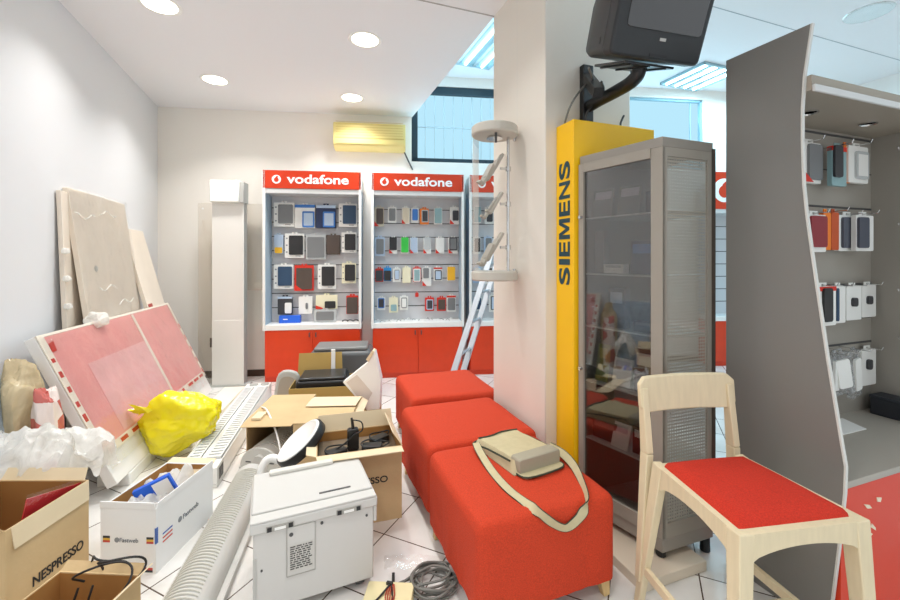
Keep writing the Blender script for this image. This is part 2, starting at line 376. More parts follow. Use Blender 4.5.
# ceiling joints
b = MB(); abox(b, LW, 1.31, 2.655, 2.667, ZD-.002, ZD+.001); struct(b.build('trim_1', mat('joint_grey', '#B5B2AE', .7)))
b = MB(); abox(b, 1.9, RW, 2.66, 2.668, ZU-.002, ZU+.001); abox(b, 3.1, 3.108, 0, 5, ZU-.002, ZU+.001); struct(b.build('trim_2', mat('joint_grey2', '#A9B0B6', .7)))
# pillar
b = MB(); abox(b, 1.308, 1.915, 2.013, 2.673, 0, ZU); pl = struct(b.build('wall_pillar', PILLAR, bevel=.006))
# ================================================================ ceiling lamps and daylight
def downlight(p, label, group, on=True, r=.125):
    t = thing('downlight', label, 'ceiling light', p, 0, group)
    MB().lathe([(r-.022, -.001), (r, -.006), (r+.006, 0), (r-.022, 0)], seg=36).build('rim', WPLAST if on else CHROME, t, smooth=True)
    if on:
        MB().lathe([(0, -.003), (r-.022, -.003), (r-.022, 0), (0, 0)], seg=32).build('diffuser', LAMPW, t)
    else:
        MB().lathe([(0, 0.0), (.03, -.002), (.075, -.006), (r-.02, -.002)], seg=32).build('reflector', CHROME, t, smooth=True)
    return t
for a_, b_, lb in ((-.88, 3.32, 'large lit round downlight at the top edge, nearest the left wall'), (.495, 3.30, 'lit round downlight in the middle of the low ceiling, near its joint line'),
                   (-.754, 4.546, 'lit round downlight near the far left corner of the low ceiling'), (.543, 4.55, 'small lit round downlight just in front of the yellowed air conditioner')):
    downlight(ab(a_, b_, ZD), lb, 'lit downlights in the low ceiling')
downlight(ab(3.82*.9391+3.79*.3437, -3.82*.3437+3.79*.9391, ZU), 'unlit chrome downlight in the raised ceiling at the right', None, on=False, r=.17)
def lamp(name, p, rot, size, power, color, shape='DISK', size_y=None, spread=PI):
    l = bpy.data.lights.new(name, 'AREA'); l.shape = shape; l.size = size; l.energy = power; l.color = color; l.spread = spread
    if size_y: l.size_y = size_y
    o = bpy.data.objects.new(name, l); COL.objects.link(o); o.location = p; o.rotation_euler = rot; return o
for a_, b_ in ((-.88, 3.32), (.495, 3.30), (-.754, 4.546), (.543, 4.55), (-.82, 2.07), (.5, 2.07), (-.82, .83), (.5, .83), (-.82, -.4), (.5, -.4), (-.82, -1.6), (.5, -1.6)):
    lamp('downlight_beam', ab(a_, b_, ZD-.03), (0, 0, 0), .2, PW_DOWN*(1.35 if b_ > 4 else (1 if b_ > 3 else .62)), (1, .98, .955), spread=R(120))
def troffer(c, w, l, n, label, rot):
    t = thing('fluorescent_fixture', label, 'ceiling light', c, rot, 'fluorescent louvre fixtures on the raised ceiling')
    b = MB(); b.box(-w/2, w/2, -l/2, -l/2+.02, -.03, 0); b.box(-w/2, w/2, l/2-.02, l/2, -.03, 0); b.box(-w/2, -w/2+.02, -l/2, l/2, -.03, 0); b.box(w/2-.02, w/2, -l/2, l/2, -.03, 0); b.box(-w/2, w/2, -l/2, l/2, -.006, 0)
    b.build('frame', mat('fixture_frame', '#9FC3CE', .35), t)
    for i in range(n):
        x = -w/2+(i+.5)*w/n
        MB().tube([(x, -l/2+.03, -.022), (x, l/2-.03, -.022)], .015, 10).build('fluorescent_tube', TUBE, t, smooth=True)
        if i: 
            x0 = -w/2+i*w/n; MB().prism([(x0-.018, -.03), (x0+.018, -.03), (x0, -.008)], -l/2+.02, l/2-.02, 'xz').build('louvre', CHROME, t)
    lamp('fluorescent_and_fill_light', Vector(c)-Vector((0, 0, .09)), (0, 0, rot), w, PW_TUBE, (.45, .80, 1.0), 'RECTANGLE', l)
    return t
troffer(ab(1.80, 3.93, ZU), .62, 1.0, 3, 'lit fluorescent fixture on the raised ceiling above the dark window frame, left of the pillar', RA)
troffer(ab(3.08*.9391+5.12*.3437, -3.08*.3437+5.12*.9391, ZU), .62, .62, 4, 'lit fluorescent fixture seen below the television tray', RA)
lamp('fluorescent_and_fill_light', ab(3.6, 1.6, ZU-.1), (0, 0, RA), .6, PW_TUBE*2, (.45, .80, 1.0), 'RECTANGLE', 1.0)  # added fill lamp with no fixture, bounces blue light up to the ceiling
lamp('fluorescent_and_fill_light', ab(5.2, 3.2, ZU-.1), (0, 0, RA), .6, PW_TUBE*2, (.45, .80, 1.0), 'RECTANGLE', 1.0)  # second added lamp without a body, more cool bounce for the raised ceiling
lamp('fluorescent_and_fill_light', ab(3.6, -.6, ZU-.1), (0, 0, RA), .6, PW_TUBE*.8, (.62, .87, 1.0), 'RECTANGLE', 1.0)  # added bare lamp, no fixture there; brightens the shelving unit's front
# daylight entering by the high window at the back
p = sw((WS0+W2B)/2, WB-.03, (WZ0+WZ1)/2); lamp('window_daylight', p, (R(-118), 0, BA), W2B-WS0, PW_WIN, (.42, .79, 1.0), 'RECTANGLE', WZ1-WZ0)
# daylight entering by the shop front
p = ab((LW+RW)/2, FR_+.2, 1.5); lamp('shopfront_daylight', p, (R(90), 0, RA), RW-LW-.8, PW_FRONT, (1, .99, .97), 'RECTANGLE', 2.7)

# ================================================================ red display cabinets along the back wall
CW, CD, CZ = 1.062, .27, 2.35
ORD = ['first', 'second', 'third', 'fourth', 'fifth', 'sixth', 'seventh', 'eighth']
def brand_mark(par, x, z, r, y):
    MB().lathe([(0, 0), (r, 0), (r, -.004), (0, -.004)], (x, y, z), 28, axis='y').build('logo_disc', mat('sign_white', '#FFFFFF', .4), par)
    pts = [(x+.52*r*math.cos(R(k)), z-.10*r+.52*r*math.sin(R(k))) for k in range(-250, 60, 20)]
    pts += [(x+.28*r, z+.40*r), (x+.38*r, z+.80*r), (x+.12*r, z+.74*r), (x-.16*r, z+.52*r)]
    MB().prism(pts, y-.0075, y-.004, 'xz').build('logo_drop', SIGNRED, par)
def cabinet(s0, label, zhead=2.151, logo=True, hooks=(), nd=2, big=False):
    c = thing('display_cabinet', label, 'display cabinet', sw(s0, 4.80), BA, 'red and grey wall display cabinets')
    MB().box(.012, CW-.012, .03, CD, 0, .60).build('base', RED, c)
    MB().box(.03, CW-.03, .05, CD-.02, 0, .01).build('plinth', BROWN, c)
    for i in range(nd):
        w = (CW-.03)/nd; x = .015+i*w
        d = MB().box(x+.002, x+w-.002, .005, .03, .06, .572).build('door', RED, c, bevel=.003)
        hx = x+w-.035 if i == 0 else x+.035
        MB().tube([(hx, .004, .50), (hx, -.018, .50), (hx, -.018, .54), (hx, .004, .54)], .006, 8).build('handle', DGREY, d, smooth=True)
    MB().box(0, CW, 0, CD, .575, .635).build('ledge', WPLAST, c, bevel=.004)
    for x in (0, CW-.022):
        MB().box(x, x+.022, 0, CD, .635, zhead).build('side_panel', [BLUEGREY], c)
        MB().box(x-.004, x+.026, -.012, 0, .575, CZ-.005).build('edge_trim', WPLAST, c, bevel=.003)
    b = MB(); b.box(.022, CW-.022, CD-.02, CD, .635, zhead)
    for k in range(9):
        z = .80+k*.166
        if z < zhead-.05: b.box(.022, CW-.022, CD-.0215, CD-.0195, z-.005, z+.005, 1)
    b.build('back_panel', [SLAT, DGREY], c)
    MB().box(0, CW, -.004, CD, zhead-.055, zhead).build('header_trim', LIGHTGREY, c, bevel=.004)
    MB().box(0, CW, .022, CD, zhead, CZ-.012).build('top_panel', LIGHTGREY, c)
    h = MB().box(0, CW, -.012, .022, zhead, CZ+(.12 if big else 0)).build('header', SIGNRED, c, bevel=.002)
    zh = CZ+(.12 if big else 0); hh = zh-zhead
    if big:
        brand_mark(h, .15, zhead+hh*.5, hh*.32, -.012)
    elif logo:
        brand_mark(h, .145, zhead+hh*.49, .048, -.012)
        lettering('vodafone', .67, .105, mat('sign_white', '#FFFFFF', .4), h, MX((.255, -.0125, zhead+hh*.27), (1, 0, 0), (0, 0, 1)), bold=.022)
    return c
cabL = cabinet(-1.4728, 'red and grey display cabinet beside the white totem, with tablet covers', nd=2)
cabM = cabinet(-.2947, 'red and grey display cabinet in the middle, with rows of phone covers')
cabR = cabinet(.8367, 'red and grey display cabinet partly behind the ladder and pillar')
cabF = cabinet(3.96, 'red display cabinet seen in the gap beside the grey fin panel', zhead=2.0, big=True, nd=2)
cabF['group'] = 'red and grey wall display cabinets'
HOOKM = CHROME
def pack(par_s0, cab, rect, card, dev, desc, cat='phone cover', dr=(.22, .12, .94, .88), flash=None, top=None, t=.018, group='', dev2=None, plane=4.985, name='hanging_pack', hook=True, icons=False, tilt=0):
    u0, u1, v0, v1 = rect; um = (u0+u1)/2
    s0_, _ = pix_w(u0, (v0+v1)/2, plane); s1_, _ = pix_w(u1, (v0+v1)/2, plane)
    _, z1 = pix_w(um, v0, plane); _, z0 = pix_w(um, v1, plane)
    w, h = s1_-s0_, z1-z0
    o = thing(name, desc, cat, sw((s0_+s1_)/2, plane, z0), (0, R(tilt), BA), group)
    fill_pack(o, w, h, t, card, dev, dr, flash, top, dev2, icons)
    if hook and cab:
        x = (s0_+s1_)/2-par_s0; y = plane-4.80
        MB().tube([(x, CD-.02, z1-.006), (x, y-.03, z1-.006), (x, y-.034, z1+.006)], .0022, 6).build('hook', HOOKM, cab)
    return o
def fill_pack(o, w, h, t, card, dev, dr=(.22, .12, .94, .88), flash=None, top=None, dev2=None, icons=False, tab=True):
    b = MB(); rbox(b, -w/2, w/2, 0, t, 0, h-.012, .008)
    if tab:
        tw = min(.03, w*.2); b.box(-tw, -tw*.3, t*.4, t*.6, h-.012, h); b.box(tw*.3, tw, t*.4, t*.6, h-.012, h); b.box(-tw, tw, t*.4, t*.6, h, h+.006)
    if icons:
        for q in range(3): b.box(-w*.44, -w*.36, -.001, 0, h*(.2+.27*q), h*(.2+.27*q)+w*.07, 1)
        b.box(w*.05, w*.32, -.001, 0, h*.055, h*.085, 1)
    b.build('backing_card', [card, GINK], o)
    if dev is not None:
        x0, z0, x1, z1 = -w/2+dr[0]*w, dr[1]*h, -w/2+dr[2]*w, dr[3]*h
        b = MB(); rbox(b, x0, x1, -.011, 0, z0, z1, .012)
        if dev2 is not None: 
            i = .12*(x1-x0); b.box(x0+i, x1-i, -.0125, -.011, z0+i*1.2, z1-i*1.2, 1)
        b.build('cover', [dev, dev2 or dev], o)
    if flash is not None:
        b = MB().prism([(-w/2+.001, .002), (-w*.02, .002), (-w/2+.001, h*.26)], -.0135, -.0118, 'xz'); b.build('corner_flash', flash, o)
    if top is not None:
        MB().box(-w/2, w/2, -.002, t+.001, h*.83, h*.985-.01).build('header_strip', top, o)
c_ = lambda n, h, r=.45: mat(n, h, r)
KR = c_('pack_red', '#D9301F'); KG = c_('tab_grey', '#7E7F80'); KDB = c_('tab_blue', '#2F4A66'); KB = c_('tab_black', '#2B2A2B'); KBR = c_('case_brown', '#54473F')
KBL = c_('box_blue', '#3B78C4'); KNAV = c_('box_navy', '#26345A'); KCR = c_('card_cream', '#EFE9C9'); KW = c_('card_white', '#F0EFEA'); KLG = c_('case_clear', '#C3C6C6', .2)
KGN = c_('case_green', '#38C84A'); KY = c_('case_yellow', '#F2B92A'); KTE = c_('case_teal', '#8FAFB2'); KLB = c_('card_lightblue', '#B9CBE0'); KDK = c_('case_charcoal', '#3B3C40'); KCY = c_('head_blue', '#2A93D5'); KBE = c_('case_beige', '#D8CDB6')
def cell(cab_s0, cab, rows, cabdesc, group, cat):
    for rn, row in rows:
        for i, it in enumerate(row):
            rect, card, dev, d, kw = it
            pack(cab_s0, cab, rect, card, dev, f'{d}, {ORD[i]} in {rn} of {cabdesc}', cat=kw.pop('cat', cat), group=group, **kw)
def K(**k): return k
rowsL = [
 ('top row', [((273.8, 294.2, 201.5, 226.5), KW, KG, 'white pack with grey tablet cover', K(icons=True)), ((294.8, 314.9, 203.5, 228), KW, KBL, 'blue and white boxed accessory', K(dr=(.38, .03, .98, .68), t=.045, top=KBL, dev2=KLB)),
   ((315.8, 335.7, 204, 228), KNAV, KBL, 'dark blue boxed accessory', K(dr=(.36, .03, .97, .68), t=.045, top=KLB, dev2=KLB)), ((338.8, 357.2, 202.5, 226.8), KW, KDB, 'white pack with blue tablet cover', K(icons=True))]),
 ('second row', [((274.2, 283.2, 233.5, 253.8), KLB, KY, 'slim blue pack with yellow foot', K(dr=(.08, .03, .9, .32))), ((284.8, 304.2, 232.5, 257.8), KW, KB, 'white pack with black tablet cover', K(icons=True)),
   ((305.8, 325.7, 233.5, 259.5), KLG, KG, 'clear pack with grey tablet case', K(dr=(.08, .08, .93, .86))), ((326.2, 340.2, 234, 254.5), KBR, KBR, 'bare dark brown tablet case', K(dr=(.06, .04, .94, .9))), ((341.5, 356.5, 231.5, 252.7), KW, KB, 'white pack with small black cover', K(icons=True))]),
 ('third row', [((273.8, 293.3, 263.5, 288.8), KW, KDB, 'white pack with navy tablet cover', K(icons=True)), ((294.5, 313.7, 264.3, 290.8), KR, KBR, 'red pack with brown tablet cover', K(dr=(.1, .06, .92, .86), flash=KR)),
   ((317.8, 335.8, 263.5, 288.8), KW, KB, 'white pack with black tablet cover', K(icons=True)), ((341.8, 356, 262, 283.3), KCR, KB, 'small cream pack with black cover', K(icons=True))]),
 ('bottom row', [((277.7, 292.3, 295.5, 314.5), KDK, KW, 'black and white boxed accessory', K(dr=(.5, .06, .96, .62), top=KLB, t=.03)), ((298.7, 312.2, 295.5, 313.7), KW, KG, 'white carded stylus', K(dr=(.52, .25, .68, .6))),
   ((315.8, 337.3, 294, 309), KCR, KB, 'cream pack with red and black cover', K(dr=(.42, .05, .92, .52), flash=KR, t=.025)), ((346.3, 358.3, 294.5, 314), KR, KBR, 'brown case on red card', K(dr=(.04, .02, .96, .86)))]),
]
cell(-1.4728, cabL, rowsL, 'cabinet beside the totem', 'tablet covers in the cabinet beside the totem', 'tablet cover')
o = pack(-1.4728, None, (314, 336.2, 311, 324.6), KLG, KG, 'clear blister pack lying under the cream pack on the cabinet ledge', 'blister pack', (.1, .15, .9, .8), plane=4.93, name='blister_pack', hook=False)
o.location.z = .636
o = thing('accessory_box', 'bright blue small box on the ledge of the left display cabinet', 'box', sw(pix_w(289.5, 320, 4.93)[0], 4.93, .636), BA)
MB().box(-.115, .115, 0, .07, 0, .082).build('carton', BLUEP, o, bevel=.003); MB().box(-.07, -.02, -.001, 0, .038, .048).build('printed_mark', KW, o)
for i, (u, d) in enumerate(((345, 'dark small clip at left of the clips on the first cabinet ledge'), (350, 'dark small clip in the middle of the clips on the first cabinet ledge'), (356, 'dark small clip at right of the clips on the first cabinet ledge'))):
    s, z = pix_w(u, 322, 4.95); o = MB().tube(smooth_path([(-.03, 0, .008), (-.01, -.01, .02), (.015, .008, .016), (.035, 0, .008)], 4), .008, 6).build('clip', DGREY, smooth=True); o.location = sw(s, 4.95, .636); o.rotation_euler[2] = BA; tag(o, d, 'clip', 'dark clips on the cabinet ledge')
rowsM = [
 ('top row', [((374.3, 383.8, 206, 226.5), KBE, KBR, 'brown and red packed case', K(flash=KR)), ((387.8, 396.5, 206, 222.8), KW, KG, 'white pack with grey phone cover', K(dr=(.14, .12, .88, .85))), ((401.8, 409.7, 206.5, 224), KW, KBE, 'cream phone cover with red corner', K(dr=(.1, .05, .94, .92), flash=KR)),
   ((411.2, 418.7, 206.8, 222.7), KW, KBL, 'white pack with blue phone cover', K(dr=(.14, .15, .88, .85))), ((419.8, 428.8, 207.5, 224.3), ORANGE, KLG, 'orange edged pack with grey cover', K(dr=(.2, .12, .94, .85), dev2=KDK)), ((434, 442.3, 207, 224.3), KW, KTE, 'pale teal phone cover', K(dr=(.08, .06, .92, .92))), ((449.8, 459, 206, 224.3), KW, KDK, 'white pack with charcoal phone cover', K(dr=(.3, .2, .94, .75), flash=KR))]),
 ('second row', [((374.8, 384.8, 236, 256), KLB, KG, 'pale blue pack with grey cover', K(dr=(.15, .1, .9, .85))), ((389, 397.3, 236.5, 253.5), KW, KB, 'black phone cover with red corner', K(dr=(.05, .2, .95, .95), flash=KR)), ((400.7, 408.8, 236.5, 253.5), KW, KGN, 'bright green phone cover', K(dr=(.06, .06, .96, .95))),
   ((410, 417.8, 236.5, 253.5), KW, KLB, 'whitish phone cover with red corner', K(dr=(.08, .06, .94, .94), flash=KR)), ((423.2, 431, 236.5, 253.5), KW, KLG, 'silver phone cover with red corner', K(dr=(.06, .25, .95, .95), flash=KR)), ((435.5, 444.2, 236.5, 253.5), KW, KW, 'plain white phone cover with red corner', K(dr=(.1, .06, .92, .94), flash=KR)), ((448.3, 457.7, 236.5, 253.5), KW, KDK, 'dark phone cover with red corner', K(dr=(.1, .18, .95, .95), flash=KR, dev2=KG))]),
 ('third row', [((375.2, 383.3, 267.5, 281.8), KR, KDK, 'charcoal phone cover on red card', K(dr=(.08, .05, .95, .8))), ((383.8, 391.3, 266.5, 281), KCY, KB, 'black phone cover under blue header', K(dr=(.06, .04, .94, .72))), ((392.8, 400.7, 267.5, 282), KW, KG, 'white pack with grey framed cover', K(dr=(.2, .15, .85, .85), dev2=KLB)), ((402.5, 410.8, 266.5, 283), KCR, KCR, 'plain cream phone cover', K(dr=(.08, .05, .92, .9))),
   ((413, 420.8, 266.5, 282), KR, KW, 'red bordered pack with white cover', K(dr=(.05, .03, .95, .86), dev2=KTE)), ((422.3, 431, 266.5, 286), KW, KG, 'grey phone cover on red and white card', K(dr=(.1, .4, .75, .92), flash=KR, top=None)), ((433.7, 442.3, 266.5, 281), KW, KDK, 'dark framed cover under red header', K(dr=(.12, .06, .92, .75), top=KR, dev2=KLB)), ((447, 455.3, 266, 281), KW, KY, 'yellow phone cover', K(dr=(.04, .05, .96, .95)))]),
 ('bottom row', [((377, 385.3, 296.5, 310), KW, KBL, 'white pack with blue framed cover', K(dr=(.14, .15, .9, .88), dev2=KDK)), ((389, 398, 296.5, 312.5), KCR, KTE, 'cream pack with camera style cover', K(dr=(.2, .1, .85, .5))), ((399.8, 408.2, 295.5, 310), KW, KG, 'white pack with grey outline cover', K(dr=(.18, .15, .86, .86), dev2=KW)), ((415.2, 418.6, 292, 297), KR, None, 'tiny red tag', K(cat='tag')),
   ((425, 434, 296.5, 311), KR, KLB, 'red pack with silvery cover', K(dr=(.16, .1, .9, .8), dev2=KDK)), ((437, 446, 296.5, 311), KR, KBR, 'red pack with brown cover', K(dr=(.14, .1, .9, .8))), ((446.8, 455.8, 294.5, 311.8), KW, KG, 'white pack with slate cover', K(dr=(.1, .1, .92, .8), top=KR))]),
]
cell(-.2947, cabM, rowsM, 'middle cabinet', 'phone covers in the middle cabinet', 'phone cover')
rowsR = [('top row', [((474, 481, 206, 223), KW, KTE, 'pale teal phone cover', K(dr=(.06, .05, .94, .94))), ((485, 493, 206, 224), KW, KDK, 'dark phone cover', K())]),
         ('second row', [((473, 480.5, 236, 254), KW, KDK, 'charcoal phone cover', K()), ((484, 492, 236, 254), KLB, KG, 'grey phone cover', K())]),
         ('third row', [((473, 481, 266, 283), KLB, KW, 'white phone cover', K()), ((485, 493, 266, 284), KW, KB, 'black phone cover', K())]),
         ('bottom row', [((474, 481.5, 296, 311), KW, KDB, 'navy phone cover', K()), ((489, 497, 294, 312), KW, KB, 'black framed phone cover', K(dev2=KLB))])]
cell(.8367, cabR, rowsR, 'cabinet behind the ladder', 'phone covers in the cabinet behind the ladder', 'phone cover')
rng = random.Random(3)
for i in range(16):                                    # loose clear bits on the middle ledge
    s = -.22+.058*i+rng.uniform(-.01, .01); w = 4.87+rng.uniform(0, .12)
    L_ = rng.uniform(.02, .04); hgt = rng.uniform(.01, .03)
    o = MB().tube(smooth_path([(-L_, 0, .005), (-L_*.3, .01, hgt), (L_*.4, -.008, hgt*.7), (L_, .004, .005)], 4), .004, 6).build('plastic_clip', [WPLAST, BLISTER, GPLAST][i % 3], smooth=True)
    o.location = sw(s, w, .636); o.rotation_euler[2] = rng.uniform(0, 3)
    tag(o, 'small pale plastic clip strewn on the ledge of the middle cabinet', 'clip', 'pale plastic clips on the middle ledge')

# ================================================================ air conditioner
s0, z1 = pix_w(333, 121, 4.89); s1, _ = pix_w(405.5, 123, 4.89); _, z0 = pix_w(370, 148, 4.89)
W_ = s1-s0; H_ = z1-z0
t = thing('air_conditioner', 'yellowed wall air conditioner high on the back wall under the low ceiling', 'air conditioner', sw(s0, WB, z0), BA)
prof = [(0, 0), (-.12, 0), (-.185, .035), (-.205, .10), (-.205, H_-.03), (-.18, H_), (0, H_)]
MB().prism(prof, 0, W_, 'yz').build('casing', ACY, t, bevel=.006)
b = MB()
for k in range(6): b.box(.03, W_-.03, -.2075, -.2045, .145+k*.03, .149+k*.03)
b.build('intake_grille', mat('ac_shadowline', '#C9B263', .5), t)
MB().box(.02, W_-.02, -.2075, -.2045, .105, .118).build('panel_joint', mat('ac_shadowline', '#C9B263', .5), t)
MB().hexa([(.04, -.20, .05), (W_-.04, -.20, .05), (W_-.04, -.21, .09), (.04, -.21, .09), (.04, -.19, .052), (W_-.04, -.19, .052), (W_-.04, -.20, .095), (.04, -.20, .095)]).build('air_flap', ACY, t)
c = MB().tube(smooth_path([(W_-.02, -.05, .02), (W_+.02, -.03, -.06), (W_+.07, -.015, -.16), (W_+.09, -.01, -.2)], 5), .009, 6).build('drain_hose', DGREY, t, smooth=True)

# ================================================================ white totem with acrylic sheet by the back wall
s0, _ = pix_w(212, 300, 4.72); s1, _ = pix_w(244, 300, 4.72); tw = s1-s0
t = thing('totem', 'white narrow totem with a box head against the back wall', 'totem', sw(s0, 4.72), BA)
_, zt = pix_w(228, 203, 4.72); _, zb = pix_w(228, 181, 4.72); _, zj = pix_w(228, 320, 4.72)
b = MB().box(0, tw, 0, .10, .02, zt); b.box(0, tw, -.004, 0, .02, zj-.004); b.box(tw-.012, tw, -.006, .1, .02, zt)
b.build('column', mat('totem_white', '#E6E3DD', .35), t, bevel=.004)
MB().box(-.005, tw-.03, -.06, .10, zt, zb).build('head_box', mat('totem_head', '#F3F2EC', .18, coat=.5), t, bevel=.012)
MB().box(tw-.03, tw+.012, -.045, .10, zt, zb-.01).build('head_end_cap', GPLAST, t, bevel=.005)
MB().box(-.05, tw+.05, -.02, .108, 0, .02).build('foot_plate', GPLAST, t)
MB().box(-.03, 0, 0.02, .03, .42, .52).build('side_latch', KBR, t)
sl, zt2 = pix_w(198, 203, 4.84); sr, zl = pix_w(264, 290, 4.84); _, zlb = pix_w(205, 306, 4.84); sm, _ = pix_w(213, 300, 4.84)
t2 = thing('acrylic_sheet', 'clear acrylic sheet standing behind the white totem', 'acrylic sheet', sw(sl, 4.84), BA)
pts = [(0, .0), (sm-sl+.05, 0), (sm-sl+.05, zl), (sr-sl, zl), (sr-sl, zt2), (0, zt2)]
MB().prism(pts, 0, .008, 'xz').build('sheet', ACRY, t2)
MB().lathe([(0, -.004), (.01, -.004), (.01, 0), (0, 0)], (.05, 0, zt2-.06), 12, axis='y').build('screw_cap', WPLAST, t2)

# ================================================================ wall unit at the right: fin panel + shelving, as one red and grey unit
FA = 1.838
def finpt(u, v):
    r = (u-UC)/FPX; bb = (1.726-.6317*r)/(.3437+.9391*r); Y = .6317+.9391*bb; return bb, CH-(v-VH)/FPX*Y
edge = [finpt(*q) for q in ((811.5, 24), (807.5, 50), (803.5, 78), (801.5, 110), (801.5, 140), (803, 185), (806, 215), (811.7, 256.7), (818.5, 303), (827, 360), (834, 402), (841, 445), (844.7, 466), (843.8, 493), (838, 547), (831.4, 600))]
edge.append((edge[-1][0]+.02, 0.0))
bl, zl_ = finpt(727, 61)
u_ = thing('shelving_unit', 'grey shelving unit with wavy side fin and red base at the right', 'shelving unit', ab(FA, 0), RA)
poly = [(bl, 0), (bl, zl_)]+edge
f = MB().prism([(x, z) for x, z in poly], -.006, .006, 'yz').build('side_fin', FINGREY, u_)
b = MB()
for (p, q) in zip(edge[:-1], edge[1:]):
    b.bar((0, p[0]-.004, p[1]), (0, q[0]-.004, q[1]), .014, .006, up=(0, -1, 0))
b.build('fin_edge_band', mat('edge_band', '#DCDAD4', .35), f)
UW = 1.09; BF, BB = .915, 1.345
MB().box(.012, UW, BF+.012, BB, 0, .55).build('base', mat('red_base', '#DE380E', .4), u_)
for q in ([(.15, .465), (.185, .455), (.20, .44), (.17, .445)], [(.23, .475), (.262, .468), (.255, .452), (.235, .458)], [(.14, .36), (.19, .335), (.205, .342), (.16, .368)], [(.19, .372), (.225, .35), (.222, .362), (.20, .382)], [(.17, .545-.03), (.26, .53-.03), (.26, .49), (.2, .50)][:0]):
    if q: MB().prism(q, BF+.0095, BF+.012, 'xz').build('torn_lettering', mat('peeled_vinyl', '#F0E2C6', .6), u_)
MB().box(.012, UW, BF, BB, .55, .575).build('deck', mat('deck_grey', '#AFA89D', .45), u_, bevel=.003)
b = MB(); b.box(.012, UW-.02, BB-.02, BB, .575, 2.1)
PZ = []
for v in (137, 207, 283, 342): PZ.append(pix_b(850, v, BB-.02)[1])
for z in PZ: b.box(.012, UW-.02, BB-.0225, BB-.02, z-.012, z-.002, 1); b.box(.012, UW-.02, BB-.0225, BB-.02, z-.19, z-.184, 1)
b.build('back_panel', [PEG, DGREY], u_)
MB().box(UW-.02, UW, BF+.02, BB, .575, 2.1).build('side_panel', PEG, u_)
_, zh0 = pix_b(850, 101, BF+.12); _, zh1 = pix_b(850, 88, BF+.12)
h = MB().box(.007, UW, BF+.10, BB, zh0, zh1+.005).build('header_shelf', mat('header_beige', '#A49A8C', .5), u_)
MB().box(.007, UW, BF+.088, BF+.10, zh0-.006, zh0+.02).build('front_lip', LIGHTGREY, h, bevel=.003)
for x in (.28, .72):
    MB().lathe([(0, 0), (.03, 0), (.034, -.006), (.034, 0)], (x, BF+.26, zh0-.001), 20).build('spotlight', CHROME, h)
def rpack(rect, card, dev, desc, bpl=1.27, cat='phone cover', dr=(.22, .12, .94, .88), t=.02, hook=True, yaw=0, **kw):
    u0, u1, v0, v1 = rect; a0, _ = pix_b(u0, (v0+v1)/2, bpl); a1, _ = pix_b(u1, (v0+v1)/2, bpl); um = (u0+u1)/2
    _, z1 = pix_b(um, v0, bpl); _, z0 = pix_b(um, v1, bpl)
    o = thing('hanging_pack', desc, cat, ab((a0+a1)/2, bpl, z0), RA+R(yaw), 'packs on the grey shelving unit')
    fill_pack(o, a1-a0, z1-z0, t, card, dev, dr, **kw)
    if hook:
        x = (a0+a1)/2-FA; MB().tube([(x, BB-.02, z1-.006), (x, bpl-.05, z1-.006), (x, bpl-.056, z1+.01)], .0025, 6).build('hook', HOOKM, u_)
    return o
KRM = c_('case_maroon', '#8E2A33'); KSL = c_('case_slate', '#50545F')
rpack((801, 821, 140, 183), KW, KG, 'white pack with grey tablet cover beside the fin, top row of shelving', 1.29, dr=(.3, .08, .98, .9), flash=KR)
rpack((832, 846.5, 144, 186), KTE, KDK, 'dark green and charcoal pack, left in the cluster of the top shelving row', 1.25, dr=(.05, .2, .6, .95), top=KR)
rpack((844, 850, 143, 183), ORANGE, None, 'thin orange edge pack between dark and white packs of the top shelving row', 1.28, hook=False)
rpack((848.5, 868, 144, 183), KW, KLG, 'white pack with clear case and dark figure, right in the top shelving row', 1.27, dr=(.3, .1, .92, .8), dev2=KW)
rpack((805, 826, 212, 252), KW, KRM, 'white pack with maroon tablet cover, left in the second shelving row', 1.25, dr=(.2, .12, .95, .9), flash=None, top=None)
rpack((823.5, 831, 210, 250), ORANGE, None, 'orange edged pack right of the maroon one in the second shelving row', 1.27, hook=False)
rpack((831.5, 839, 210, 250), c_('pack_rust', '#C7562A'), None, 'rust coloured slim pack in the middle of the second shelving row', 1.28, hook=True)
rpack((838.5, 859, 213, 251), KW, KSL, 'white pack with slate tablet cover in the second shelving row', 1.285, dr=(.12, .08, .93, .88), top=None)
rpack((856, 873.5, 213, 251), KW, KSL, 'white pack with slate cover, far right in the second shelving row', 1.25, dr=(.05, .08, .62, .88), top=None)
rpack((813, 836, 284, 326), KW, KB, 'white and red pack with black cover, left in the third shelving row', 1.24, dr=(.38, .1, .76, .9), top=KR)
rpack((834, 845.5, 284, 323), KW, KDB, 'narrow white pack with navy edge in the third shelving row', 1.28, dr=(.05, .06, .25, .9))
rpack((846.5, 861.5, 284, 320), KW, KDK, 'white carded adapter left of its twin in the third shelving row', 1.28, cat='adapter pack', dr=(.3, .38, .62, .62))
rpack((862, 876, 283, 317), KW, KDK, 'white carded adapter at the right end of the third shelving row', 1.29, cat='adapter pack', dr=(.3, .38, .62, .62))
rpack((862, 876, 347, 385), KW, KDK, 'white carded adapter at right of the lowest shelving row', 1.29, cat='adapter pack', dr=(.28, .42, .6, .68))
for i, (rc, d, bp, yw) in enumerate((((826, 843, 352, 397), 'crooked clear blister pack beside the fin in the lowest shelving row', 1.25, 12), ((838, 853, 350, 394), 'slanted clear blister pack in the middle of the lowest shelving row', 1.235, -14), ((850, 864, 348, 397), 'long clear blister pack next to the carded adapter, lowest row', 1.25, 8))):
    o = rpack(rc, [BLISTER, BLISTER, BLISTER][i], KW, d, bp, 'blister pack', (.2, .15, .8, .8), yaw=yw)
    o.name = 'blister_pack'; o.rotation_euler[1] = R((6, -9, -5)[i])
